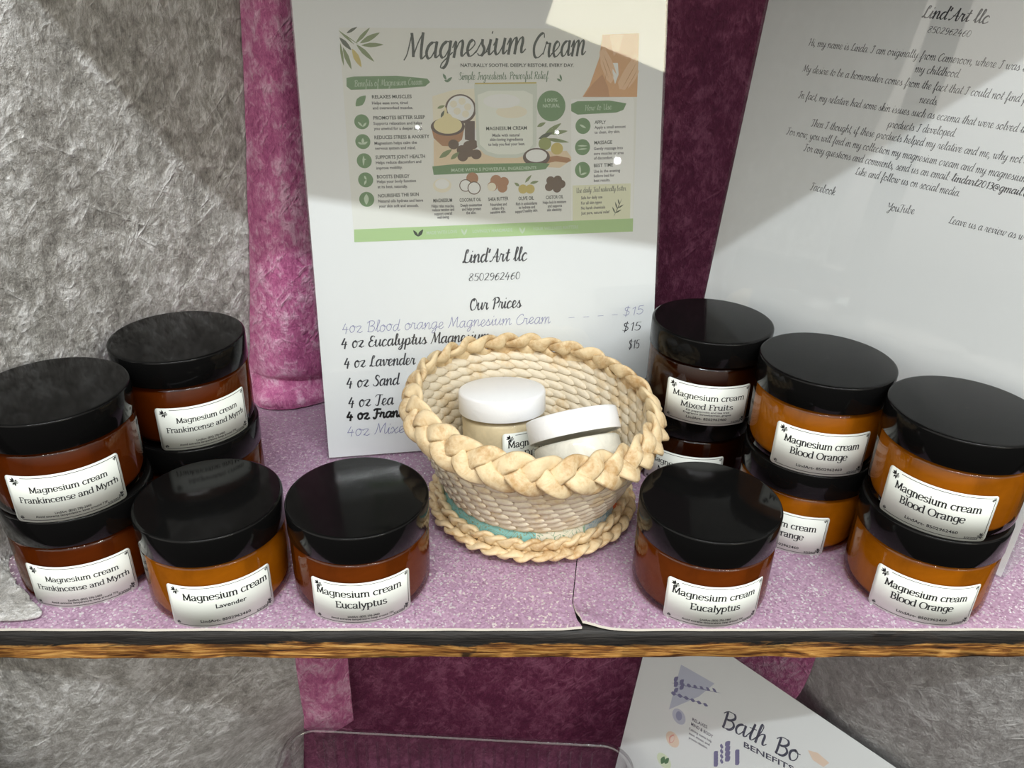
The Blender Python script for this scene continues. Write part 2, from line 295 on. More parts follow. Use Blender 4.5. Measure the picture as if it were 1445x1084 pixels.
# ------------------------------------------------------------------ stroke lettering
SCRIPT = {
'a':(10,'8,9 5.5,10 2.5,8 1.2,4 2.5,.5 5,1 8,7|8,10 7.6,3 8.5,.3 10.5,2'),'b':(9.5,'0,2 3,8 5,15 4,17.5 2.8,15 2.2,6 2.5,1 4.5,0 7.5,3 7.5,7 6.5,9 8.5,8.2 10,8.5'),
'c':(8,'7,8 5.5,10 2.5,8 1.2,4 2.5,.3 5,.3 8,2.5'),'d':(10,'8,9 5.5,10 2.5,8 1.2,4 2.5,.5 5,1 8,7|9,17.5 8,8 7.6,3 8.5,.3 10.5,2'),
'e':(7.8,'0,2 4,4.5 6.5,7.5 5,10 2.5,8.5 1.5,4 3,.3 5.5,.5 8,3'),'f':(7,'0,2 4,8 6.5,15 5.5,17.5 4,15 3.2,5 2.5,-5 3.2,-6.5 4.5,-4 4.3,1 7.5,2.5'),
'g':(9.8,'8,9 5.5,10 2.5,8 1.2,4 2.5,.5 5,1 8,7|8,10 7,-2 5,-6 2.5,-6 3,-3.5 6,-.5 10,3'),'h':(9.6,'0,2 3.5,9 5,15.5 4,17.5 3,15 2.2,5 1.8,0|2,3 4,8 6.5,10 7.5,8 7,3 7.8,.2 10,2.5'),
'i':(5,'0,2 2.5,9.5! 2,3 3,.2 5.5,2.5|3,13.4 3.3,14.6'),'k':(9,'0,2 3.5,9 5,15.5 4,17.5 3,15 2.2,5 1.8,0|2,3 5,9 7.5,9 6.5,6 3,5! 6,1 7.5,.2 9.5,2'),
'l':(5.4,'0,2 3.5,9 5.2,15.5 4.2,17.5 3,15 2.4,4 3.5,.2 6,2.5'),'m':(13.5,'0,6 1.8,10 2,5 1.6,0|2,3 4,8.5 6,10 6.6,7 6.2,0|6.4,3 8.5,8.5 10.5,10 11.3,7.5 10.8,3 11.6,.2 14,2.5'),
'n':(9.5,'0,6 1.8,10 2,5 1.6,0|2,3 4.2,8.5 6.4,10 7.2,7.5 6.8,3 7.6,.2 10,2.5'),'o':(8.8,'5,10 2,8 1.2,4 3,0 6,1 7.5,5 6.5,9 5,10 5.5,8.2 9,8'),
'p':(9.5,'0,2 2.5,9.5 2.2,2 1.5,-6.5|2.2,4 4,9 6.5,10 8,7 7,2 4.5,.2 2.5,1.5|6.5,1 10,2'),'q':(10,'8,9 5.5,10 2.5,8 1.2,4 2.5,.5 5,1 8,7|8,10 7.3,-6.5! 10,2'),
'r':(7.8,'0,2 2,9.8! 3.5,9 5.5,9! 5,4 6,.2 8.5,2.5'),'s':(7.5,'0,2 4,9.8! 4.3,7 6,4 5,.5 2.5,.3 1.5,1.5|5,.3 8.2,2.5'),
't':(6,'0,2 3,8 4.5,15! 3,4 4,.2 6.5,2.5|1,10.5 6.5,10.8'),'u':(10.2,'0,6 2,9.8! 1.6,3 3,.2 5,1.5 7.5,7|8,9.8 7.5,3 8.4,.2 10.5,2.5'),
'v':(8.8,'0,7 1.8,9.8 2.6,7 3.5,.5 6,4 7,9 6.5,9.5 9.5,8.5'),'w':(12.8,'0,7 1.8,9.8 2,4 3.5,.3 6,4 6.8,9! 6.5,3 8,.3 10.5,4 11,9 10.7,9.5 13.5,8.5'),
'x':(8.5,'0,7 2,9.8 4,5 6,.3 9,2.5|8,9.5 5,5.5 1,.5'),'y':(9.8,'0,6 2,9.8! 1.8,4 3.2,1 5.5,2.5 7.5,8|8,9.8 7,-2 5,-6 2.5,-6 3,-3.5 6,-.5 10,2.8'),
'z':(8.5,'.5,8 3,9.8 7,9 2,1! 4,1 6,0 9,2'),
'A':(12,'0,1 2,1 6,8 9,16! 9,8 9.5,0 12,1|3.5,6 11,6'),'B':(11.5,'3.5,15 3,6 2.5,0|.5,13 4,16 9,15.5 10,12 7,9 4.5,8.5! 9,8 10.5,4.5 8,.5 4,0 1.5,1'),
'C':(10.5,'10,13 9,16 5,14 1.5,8 2.5,1.5 6,0 10.5,3'),'E':(9.5,'9,14 7,16 4,14.5 3.5,10.5 6.5,8.8! 3,8 1.3,4 3.5,.2 7,.5 9.5,3'),
'F':(10,'1,14 4,16 11,15.5|6,15.5 5,6 3.5,.5 1.2,0 .5,2|4,8.3 9,8.8'),'H':(12,'.5,13 3,16 3.5,10 2.5,0|11,16 9.8,8 10,1 12,.5|2.8,8 10,8.5'),
'I':(8.5,'2,13 5,16 8,15|5.5,15.5 5,5 3.5,.5 1,.5 .5,2.5'),'L':(9.5,'6,12 7.5,15.5 5.5,16 4,12 3,3 .5,.5 2.5,1.8 6,.3 10,1.5'),
'M':(15,'.5,0 2.5,4 4.5,16! 6,9 7,2! 9.5,10 12.5,16! 12.3,6 13,.3 15.5,2'),'O':(11.5,'7,16 3,14 1.2,7 3.5,.3 8,1.5 11,8 9.5,14 7,16 6,13'),
'P':(10.5,'4,14.5 3.5,6 2.5,0|.5,12 4,16 9,15.5 10.5,12 8,8.5 4,8'),'R':(11.5,'4,14.5 3.5,6 2.5,0|.5,12 4,16 9,15.5 10.5,12 8,8.5 4,8! 5.5,8 8,3 10,.3 12,2'),
'S':(9.5,'9,13 7.5,16 4.5,15 4,11.5 7,8 8,4 5.5,.3 2,.5 .8,3'),'T':(10,'.5,13 3,16 11,15.5|7,15.5 6,6 5,.5 2.5,0 1.5,2'),
'U':(13,'.5,14 2.5,16 2.8,8 3.5,1 6.5,.3 10,6|11,16 10,5 11,.3 13,2'),'Y':(11.5,'.5,14 2.5,16 3,10 5,7.5 9,11|11,16 9.5,4 6.5,-4 3,-5.5 2.5,-3 7,0 12,3'),
'0':(9,'4.5,14 1.5,11 1.2,4 4,0 7.2,3 7.5,10 4.5,14'),'1':(6,'1.5,11 4.5,14! 4,0'),'2':(9,'1.2,11 3.5,14 6.8,12.5 6,8 1,.3! 4,.8 8,.3'),
'3':(8.5,'1.5,12.5 4,14 7,12 6,8.5 3.5,7.5! 7,6.5 7.5,3 4.5,0 1,1.5'),'4':(9.5,'4.5,14 1,5! 8.5,5.3|6.5,9 5.5,-1'),'5':(9,'8,14 3,13.8! 2,8! 5,8.7 7.8,6 7,1.5 4,0 1,1.5'),
'6':(8.8,'7.5,13 4,11.5 1.5,6 2,1 4.5,0 7.5,3 7,7 4.5,8 1.8,5'),'8':(9,'4.5,7.5 1.8,10 3,13.5 6,13.5 7,11 4.5,7.5 1.5,4 2.5,.5 6,.3 7.8,3.5 4.5,7.5'),
'9':(8.8,'7.2,10 5,14 2,12 1.8,8 4.5,6.5 7.2,10 7,4 4,0 1.5,1'),'.':(3.6,'1.2,.2 2,1.2'),',':(3.6,'2,1.2 1.6,-1 .6,-2.6'),"'":(3.6,'2.2,16 1.2,12'),':':(4.5,'1.8,.2 2.5,1.2|2.3,7 3,8'),
'-':(7,'1,6 6,6'),'@':(13.5,'8,4 5.5,3 4.5,6 7,8.5 9,7 8.5,3.5 11,3 12,7 9,12 4,11 1,6 3,0 8,-1'),'$':(9.5,'8,12 5.5,14 2.5,12.5 3,9 7,6.5 7.5,3 4.5,.3 1,2|5.8,16 4,-2'),' ':(6,'')}
SERIF = {
'M':(14.5,'1.6,0 2.2,14|2.2,14 7,1.2|7,1.2 11.9,14|11.9,14 12.5,0|0,0 3.4,0|10.6,0 14.2,0|.4,14 2.2,14|11.9,14 13.6,14'),'F':(9.6,'2.5,14 2.5,0|.5,14 9,14! 9.2,11.6|2.5,7.3 7,7.3|.5,0 4.8,0'),
'E':(10.6,'2.5,14 2.5,0|.5,14 9,14! 9.2,11.8|2.5,7.3 7,7.3|.5,0 9,0! 9.6,2.6'),'B':(10.8,'2.5,14 2.5,0|.5,14 5.5,14 8.2,12.5 8.2,9.3 5.5,7.5 2.5,7.5|5.5,7.5 9,6 9.2,2 6,0 .5,0'),
'O':(14,'7,14 3,12.5 1,7 3,1.5 7,0 11,1.5 13,7 11,12.5 7,14'),'a':(9.6,'1,8 3,10 5.5,10 7,8 7,2 7.5,.3 9,.3|7,6 3,5 1,3 2,.5 4,0 7,2.5'),'c':(9,'8,8.5 5.5,10 2.5,9 1,5 2.5,1 5,0 8,1.5'),
'd':(10,'8,9 5,10 2,8.5 1,5 2,1 4.5,0 8,2|8,15 8,0|8,0 9.6,0|6.6,15 8,15'),'e':(9.2,'1,5.2 8,5.6 7.5,9 5,10 2,9 1,5 2,1 5,0 8,1.5'),'g':(9.8,'8,9 5,10 2,9 1,5.5 2,2 4.5,1 8,3|8,10 8,-2 6,-4.5 3,-4.5 1,-3|8,10 9.4,10'),
'i':(4.6,'2.4,10 2.4,0|.8,0 4,0|.8,9.8 2.4,10|2.1,13 2.7,14'),'k':(9.6,'2,15 2,0|.5,0 3.6,0|7.5,10 2.5,5|4,6.3 8,.3 9.6,0|6,10 9,10|.6,15 2,15'),'l':(4.4,'2.2,15 2.2,0|.6,0 3.8,0|.7,15 2.2,15'),
'm':(15.6,'2,10 2,0|2,7 4.5,9.8 6.8,9.2 7.6,6.5 7.6,0|7.6,7 10,9.8 12.3,9.2 13.2,6.5 13.2,0|.5,0 3.5,0|6.2,0 9,0|11.8,0 14.8,0|.6,9.6 2,10'),'n':(10,'2,10 2,0|2,7 4.5,9.8 7,9.2 7.8,6.5 7.8,0|.5,0 3.5,0|6.4,0 9.3,0|.6,9.6 2,10'),
'h':(10,'2,15 2,0|2,7 4.5,9.8 7,9.2 7.8,6.5 7.8,0|.5,0 3.5,0|6.4,0 9.3,0|.6,15 2,15'),'o':(10,'5,10 2,8.8 1,5 2,1.2 5,0 8,1.2 9,5 8,8.8 5,10'),'p':(10,'2,10 2,-5|2,7.5 5,10 8,8.5 9,5 8,1.5 5,0 2,2|.5,-5 3.6,-5|.6,9.7 2,10'),
'r':(7.2,'2,10 2,0|2,6.5 4,9.5 6.6,9.8 7,8.3|.5,0 3.8,0|.6,9.7 2,10'),'s':(8.3,'7,8.5 4.5,10 1.8,8.5 2.5,6 6,4.3 7.3,2.2 5,0 1.2,1.5'),'t':(7,'3,13 3,2 4.5,.2 7,1|.8,9.8 6.6,9.8'),
'u':(10,'2,10 2,3 3.5,.3 6,.8 7.8,3.5|7.8,10 7.8,0|7.8,0 9.4,0|.5,10 2,10|6.3,10 7.8,10'),'x':(9,'1,10 8,0|8,10 1,0|0,10 2.6,10|6.4,10 9,10|0,0 2.6,0|6.4,0 9,0'),'y':(9.4,'1,10 5,.5|8.6,10 5,.5 3,-4.5 .8,-4.5|-.2,10 2.6,10|7,10 9.6,10'),' ':(5,'')}
_cache = {}
def glyph(tab, ch):
    k = (id(tab), ch)
    if k in _cache: return _cache[k]
    adv, s = tab.get(ch, tab[' ']); out = []
    for st in s.split('|'):
        if not st: continue
        pts = []; br = []
        for i, t in enumerate(st.split()):
            if t.endswith('!'): br.append(i); t = t[:-1]
            pts.append(tuple(float(x) for x in t.split(',')))
        segs = []; a = 0
        for b in br + [len(pts) - 1]:
            if b > a: segs.append(pts[a:b+1]); a = b
        line = []
        for sg in segs:
            if len(sg) == 2: p = [sg[0], sg[1]]
            else:
                p = []; e2 = [sg[0]] + sg + [sg[-1]]
                closed = sg[0] == sg[-1]
                if closed: e2 = [sg[-2]] + sg + [sg[1]]
                for i in range(len(sg) - 1):
                    for t in (0, .25, .5, .75): p.append(cr(e2[i], e2[i+1], e2[i+2], e2[i+3], t))
                p.append(sg[-1])
            line.append(p)
        out.append(line)
    _cache[k] = (adv, out); return _cache[k]
def ribbon(P, pts, wfun, mi, layer):
    n = len(pts); L = []; Rr = []
    for i in range(n):
        a = pts[max(0, i-1)]; b = pts[min(n-1, i+1)]; dx, dy = b[0]-a[0], b[1]-a[1]; d = math.hypot(dx, dy) or 1e-9
        dx /= d; dy /= d; w = wfun(dx, dy) / 2; x, y = pts[i]
        if i == 0: x -= dx*w*.5; y -= dy*w*.5
        if i == n-1: x += dx*w*.5; y += dy*w*.5
        L.append((x - dy*w, y + dx*w)); Rr.append((x + dy*w, y - dx*w))
    for i in range(n-1): P.append(([Rr[i], Rr[i+1], L[i+1], L[i]], mi, layer))
STY = { # table, shear, thin, thick, mode
 'script':(SCRIPT,.12,.8,1.6,'pen'),'scriptb':(SCRIPT,.14,1.1,2.2,'pen'),'title':(SCRIPT,.22,.8,1.9,'pen'),'hand':(SCRIPT,.12,.75,.75,'pen'),'marker':(SCRIPT,.05,3.3,3.3,'pen'),
 'serif':(SERIF,0,1.25,2.5,'nib')}
def stroke_text(P, style, text, p0, p1, h, mi, layer, cap=16.0):
    tab, sh, w0, w1, mode = STY[style]
    tot = sum(glyph(tab, ch)[0] for ch in text)
    ang = math.atan2(p1[1]-p0[1], p1[0]-p0[0]); L = math.hypot(p1[0]-p0[0], p1[1]-p0[1]); sx = L / tot; sy = h / cap
    ca, sa = math.cos(ang), math.sin(ang); x0 = 0
    rnd = random.Random(text)
    pen = min(sx, sy) * .5 + sy * .5
    wf = (lambda dx, dy: pen * (w1 if dy < -.25 else w0)) if mode == 'pen' else (lambda dx, dy: pen * (w0 + (w1-w0) * abs(dy)**1.5))
    for ch in text:
        adv, strokes = glyph(tab, ch); jy = rnd.uniform(-.7, .7) if style in ('hand', 'marker') else 0
        for st in strokes:
            for pl in st:
                q = []
                for (gx, gy) in pl:
                    X = (x0 + gx + gy*sh) * sx; Y = (gy + jy) * sy
                    q.append((p0[0] + X*ca - Y*sa, p0[1] + X*sa + Y*ca))
                ribbon(P, q, wf, mi, layer)
        x0 += adv
def sans_text(P, text, p0, p1, h, mi, layer):
    cu = bpy.data.curves.new('tmp_text', 'FONT'); cu.body = text; cu.size = 1.0; cu.resolution_u = 2; cu.offset = .018
    o = bpy.data.objects.new('tmp_text', cu); me = o.to_mesh()
    vs = [tuple(v.co[:2]) for v in me.vertices]; fs = [tuple(p.vertices) for p in me.polygons]
    o.to_mesh_clear(); bpy.data.objects.remove(o); bpy.data.curves.remove(cu)
    if not vs: return
    xa = min(v[0] for v in vs); xb = max(v[0] for v in vs)
    ang = math.atan2(p1[1]-p0[1], p1[0]-p0[0]); L = math.hypot(p1[0]-p0[0], p1[1]-p0[1]); sx = L/(xb-xa); sy = h/.72
    ca, sa = math.cos(ang), math.sin(ang)
    for f in fs:
        P.append(([(p0[0] + (vs[i][0]-xa)*sx*ca - vs[i][1]*sy*sa, p0[1] + (vs[i][0]-xa)*sx*sa + vs[i][1]*sy*ca) for i in f], mi, layer))
def text(P, style, t, p0, p1, h, mi, layer):
    (sans_text(P, t, p0, p1, h, mi, layer) if style == 'sans' else stroke_text(P, style, t, p0, p1, h, mi, layer))
def ellipse(cx, cy, rx, ry, n=28, a=0): return [(cx + rx*math.cos(2*math.pi*i/n), cy + ry*math.sin(2*math.pi*i/n)) for i in range(n)]
def leafpoly(x0, y0, x1, y1, w):
    dx, dy = x1-x0, y1-y0; L = math.hypot(dx, dy) or 1e-6; nx, ny = -dy/L, dx/L; pts = []
    prof = [(0, .05), (.15, .55), (.4, 1), (.65, .85), (.88, .4), (1, .04)]
    for t, k in prof: pts.append((x0 + dx*t - nx*w/2*k, y0 + dy*t - ny*w/2*k))
    for t, k in prof[::-1]: pts.append((x0 + dx*t + nx*w/2*k, y0 + dy*t + ny*w/2*k))
    return pts
TEXT = {
 'A': [
  ('title', 'Magnesium', 59.34, 238.65, 130.05, 242.89, 13.74, 'dkgreen'),
  ('title', 'Cream', 134.27, 240.21, 166.49, 241.95, 13.23, 'dkgreen'),
  ('sans', 'NATURALLY SOOTHE. DEEPLY RESTORE. EVERY DAY.', 92.25, 235.18, 160.05, 235.45, 1.94, 'dkgreen'),
  ('script', 'Simple Ingredients. Powerful Relief.', 90.79, 228.04, 144.94, 228.71, 4.1, 'midgreen'),
  ('script', 'Benefits of Magnesium Cream', 30.87, 224.36, 69.68, 225.51, 3.45, 'pale'),
  ('sans', 'RELAXES MUSCLES', 40.47, 217.92, 63.21, 218.17, 1.93, 'dkgreen'),
  ('sans', 'PROMOTES BETTER SLEEP', 40.58, 206.41, 70.39, 206.8, 1.96, 'dkgreen'),
  ('sans', 'REDUCES STRESS & ANXIETY', 40.54, 195.61, 72.55, 195.87, 1.99, 'dkgreen'),
  ('sans', 'SUPPORTS JOINT HEALTH', 40.49, 184.46, 69.56, 184.64, 2.01, 'dkgreen'),
  ('sans', 'BOOSTS ENERGY', 40.66, 173.37, 59.82, 173.42, 2.04, 'dkgreen'),
  ('sans', 'NOURISHES THE SKIN', 40.72, 162.34, 64.81, 162.83, 2.06, 'dkgreen'),
  ('sans', 'APPLY', 173.22, 203.07, 180.39, 203.01, 2.05, 'dkgreen'),
  ('sans', 'MASSAGE', 173.29, 191.08, 184.6, 191.37, 2.08, 'dkgreen'),
  ('sans', 'BEST TIME', 173.19, 177.54, 185.46, 177.89, 2.12, 'dkgreen'),
  ('sans', 'MAGNESIUM CREAM', 106.44, 199.95, 131.15, 200.14, 2.02, 'dkgreen'),
  ('sans', 'MAGNESIUM', 73.36, 158.8, 84.72, 158.83, 2.09, 'dkgreen'),
  ('sans', 'COCONUT OIL', 89.25, 158.72, 102.48, 158.82, 2.1, 'dkgreen'),
  ('sans', 'SHEA BUTTER', 106.85, 158.72, 119.32, 159.06, 2.11, 'dkgreen'),
  ('sans', 'OLIVE OIL', 125.59, 158.87, 135.28, 158.9, 2.12, 'dkgreen'),
  ('sans', 'CASTOR OIL', 142.88, 159.02, 153.94, 159.32, 2.14, 'dkgreen'),
  ('sans', 'Helps ease sore, tired', 40.28, 214.76, 60.8, 214.88, 1.63, 'ink'),
  ('sans', 'and overworked muscles.', 40.52, 212.05, 63.74, 212.14, 1.64, 'ink'),
  ('sans', 'Supports relaxation and helps', 40.41, 203.55, 68.47, 203.66, 1.65, 'ink'),
  ('sans', 'you unwind for a deeper sleep.', 40.53, 200.73, 68.84, 200.68, 1.66, 'ink'),
  ('sans', 'Magnesium helps calm the', 40.36, 192.52, 65.03, 192.75, 1.67, 'ink'),
  ('sans', 'nervous system and mind.', 40.6, 189.69, 64.19, 189.75, 1.68, 'ink'),
  ('sans', 'Helps reduce discomfort and', 40.57, 181.57, 67.13, 181.84, 1.7, 'ink'),
  ('sans', 'improve mobility.', 40.63, 178.47, 55.91, 178.78, 1.7, 'ink'),
  ('sans', 'Helps your body function', 40.5, 170.73, 63.49, 170.9, 1.72, 'ink'),
  ('sans', 'at its best, naturally.', 40.74, 167.75, 58.46, 167.71, 1.72, 'ink'),
  ('sans', 'Natural oils hydrate and leave', 40.67, 159.46, 67.21, 159.45, 1.74, 'ink'),
  ('sans', 'your skin soft and smooth.', 40.8, 156.56, 64.43, 156.39, 1.74, 'ink'),
  ('sans', 'Made with natural', 110.22, 196.28, 126.61, 196.32, 1.7, 'ink'),
  ('sans', 'skin-loving ingredients', 108.67, 193.87, 128.75, 193.85, 1.71, 'ink'),
  ('sans', 'to help you feel your best.', 107.54, 191.04, 129.91, 191.18, 1.71, 'ink'),
  ('sans', 'Apply a small amount', 173.27, 200.19, 193.07, 200.64, 1.73, 'ink'),
  ('sans', 'to clean, dry skin.', 173.32, 197.3, 189.52, 197.77, 1.74, 'ink'),
  ('sans', 'Gently massage into', 173.03, 187.75, 191.59, 188.14, 1.76, 'ink'),
  ('sans', 'sore muscles or area', 173.07, 184.82, 192.13, 185.19, 1.76, 'ink'),
  ('sans', 'of discomfort.', 173.12, 182.09, 185.36, 182.33, 1.77, 'ink'),
  ('sans', 'Use in the evening', 173.24, 174.28, 190.12, 174.62, 1.79, 'ink'),
  ('sans', 'before bed for', 173.29, 171.52, 186.52, 171.78, 1.79, 'ink'),
  ('sans', 'best results.', 173.33, 168.75, 183.83, 168.97, 1.79, 'ink'),
  ('sans', 'Safe for daily use', 165.28, 158.42, 179.0, 158.75, 1.81, 'ink'),
  ('sans', 'For all skin types', 165.32, 155.18, 178.6, 155.6, 1.82, 'ink'),
  ('sans', 'No harsh chemicals', 165.36, 152.15, 180.96, 152.49, 1.82, 'ink'),
  ('sans', 'Just pure, natural relief', 165.39, 149.11, 183.8, 149.5, 1.83, 'ink'),
  ('sans', 'Helps relax muscles,', 72.17, 155.78, 85.91, 155.65, 1.76, 'ink'),
  ('sans', 'reduce tension and', 72.5, 153.47, 85.84, 153.54, 1.77, 'ink'),
  ('sans', 'support overall', 73.69, 151.12, 84.47, 151.26, 1.77, 'ink'),
  ('sans', 'well-being.', 75.33, 148.97, 82.67, 149.19, 1.77, 'ink'),
  ('sans', 'Deeply moisturizes', 89.8, 155.76, 102.85, 155.86, 1.77, 'ink'),
  ('sans', 'and helps protect', 90.6, 153.42, 102.36, 153.54, 1.78, 'ink'),
  ('sans', 'the skin.', 93.14, 151.24, 99.24, 151.29, 1.78, 'ink'),
  ('sans', 'Nourishes and', 108.1, 155.73, 118.22, 155.91, 1.78, 'ink'),
  ('sans', 'softens dry,', 108.93, 153.38, 116.86, 153.6, 1.79, 'ink'),
  ('sans', 'sensitive skin.', 108.0, 151.06, 117.71, 151.44, 1.79, 'ink'),
  ('sans', 'Rich in antioxidants', 123.96, 155.76, 137.32, 156.08, 1.79, 'ink'),
  ('sans', 'to hydrate and', 125.71, 153.59, 135.97, 153.76, 1.8, 'ink'),
  ('sans', 'support healthy skin.', 123.47, 151.08, 137.75, 151.78, 1.8, 'ink'),
  ('sans', 'Helps lock in moisture', 140.9, 156.21, 155.77, 156.49, 1.8, 'ink'),
  ('sans', 'and supports', 144.04, 153.98, 153.07, 154.19, 1.81, 'ink'),
  ('sans', 'skin elasticity.', 143.59, 151.63, 153.08, 151.82, 1.81, 'ink'),
  ('sans', 'MADE WITH 5 POWERFUL INGREDIENTS', 84.89, 176.45, 136.97, 177.01, 1.86, 'pale'),
  ('script', 'How to Use', 166.89, 210.66, 183.79, 211.39, 3.25, 'pale'),
  ('script', 'Use daily. Feel naturally better.', 162.06, 162.31, 194.57, 163.16, 3.01, 'dkgreen'),
  ('sans', 'MADE WITH LOVE', 68.5, 139.83, 87.14, 140.12, 1.92, 'pale'),
  ('sans', 'LOVINGLY HANDMADE', 96.75, 139.82, 121.55, 140.15, 1.94, 'pale'),
  ('sans', 'YOUR WELLNESS MATTERS', 134.55, 140.19, 163.65, 140.64, 1.96, 'pale'),
  ('sans', '100%', 142.33, 215.79, 150.16, 215.97, 2.0, 'pale'),
  ('sans', 'NATURAL', 141.03, 212.59, 151.48, 212.75, 2.01, 'pale'),
  ('scriptb', "Lind'Art llc", 89.63, 121.62, 130.54, 121.66, 7.92, 'ink'),
  ('script', '8502962460', 93.16, 110.42, 126.16, 110.23, 5.12, 'ink'),
  ('scriptb', 'Our Prices', 93.39, 91.66, 126.44, 92.09, 7.27, 'ink'),
  ('hand', '4oz Blood orange Magnesium Cream', 13.61, 81.25, 145.42, 81.01, 6.83, 'pen'),
  ('hand', '- - - -', 156.7, 81.83, 191.04, 82.46, 4.69, 'pen'),
  ('hand', '$15', 193.92, 83.03, 208.45, 83.97, 6.15, 'pen'),
  ('scriptb', '4 oz Eucalyptus Magnesium', 12.51, 71.78, 105.44, 71.49, 6.86, 'ink'),
  ('script', '$15', 193.71, 72.85, 206.86, 73.11, 6.21, 'ink'),
  ('scriptb', '4 oz Lavender', 13.35, 59.07, 57.69, 58.67, 6.91, 'ink'),
  ('script', '$15', 198.43, 60.83, 206.28, 60.96, 6.3, 'ink'),
  ('scriptb', '4 oz Sand', 13.93, 46.1, 46.87, 46.04, 6.99, 'ink'),
  ('scriptb', '4 oz Tea', 14.18, 33.2, 42.68, 33.08, 7.08, 'ink'),
  ('marker', '4 oz Frank', 12.72, 24.78, 49.45, 24.22, 6.2, 'ink'),
  ('hand', '4oz Mixed', 11.94, 13.58, 53.95, 13.46, 7.24, 'pen'),
 ],
 'B': [
  ('scriptb', "Lind'Art llc", 90.55, 266.82, 122.98, 265.73, 5.63, 'ink'),
  ('script', '8502962460', 95.5, 260.19, 117.04, 259.34, 3.34, 'ink'),
  ('script', 'Hi, my name is Linda. I am originally from Cameroon, where I was b', 31.57, 249.06, 147.06, 246.3, 3.8, 'ink'),
  ('script', 'my childhood.', 94.94, 241.12, 117.83, 240.52, 3.77, 'ink'),
  ('script', 'My desire to be a homemaker comes from the fact that I could not find p', 31.7, 235.21, 151.64, 232.59, 3.85, 'ink'),
  ('script', 'needs.', 101.82, 226.84, 111.37, 226.63, 3.84, 'ink'),
  ('script', 'In fact, my relative had some skin issues such as eczema that were solved th', 33.03, 221.0, 156.06, 219.33, 3.9, 'ink'),
  ('script', 'products I developed.', 88.95, 212.69, 124.6, 212.96, 3.9, 'ink'),
  ('script', 'Then I thought, if these products helped my relative and me, why not s', 45.0, 207.01, 160.64, 205.63, 3.93, 'ink'),
  ('script', 'For now, you will find in my collection my magnesium cream and my magnesium', 30.99, 200.43, 163.37, 197.45, 3.99, 'ink'),
  ('script', 'For any questions and comments, send us an email:', 44.38, 193.12, 128.13, 191.79, 4.11, 'ink'),
  ('scriptb', 'lindart2013@gmail.c', 129.25, 191.82, 165.48, 191.13, 3.77, 'ink'),
  ('script', 'Like and follow us on social media.', 78.43, 185.86, 135.64, 185.04, 4.03, 'ink'),
  ('script', 'Facebook', 54.44, 172.56, 69.93, 172.44, 4.36, 'ink'),
  ('script', 'YouTube', 101.36, 170.79, 116.19, 171.74, 4.1, 'ink'),
  ('script', 'Leave us a review as w', 134.42, 171.18, 170.63, 170.96, 3.85, 'ink'),
 ],
 'C': [
  ('title', 'Bath', 80.47, 216.67, 117.56, 227.01, 15.46, 'slate'),
  ('title', 'Bo', 124.0, 227.69, 142.87, 233.21, 14.83, 'slate'),
  ('sans', 'BENEFITS', 102.6, 214.16, 142.24, 223.71, 4.66, 'slate'),
  ('sans', 'RELAXES', 57.26, 203.36, 71.14, 206.1, 2.81, 'slate'),
  ('sans', 'MIND & BODY', 57.33, 198.66, 77.6, 201.9, 2.81, 'slate'),
  ('sans', 'Calming scents help', 56.59, 193.56, 77.79, 197.28, 2.19, 'slate'),
  ('sans', 'ease stress and', 57.66, 189.58, 76.88, 193.17, 2.2, 'slate'),
  ('sans', 'promote relaxation.', 58.74, 185.58, 75.97, 189.04, 2.21, 'slate'),
 ],
}
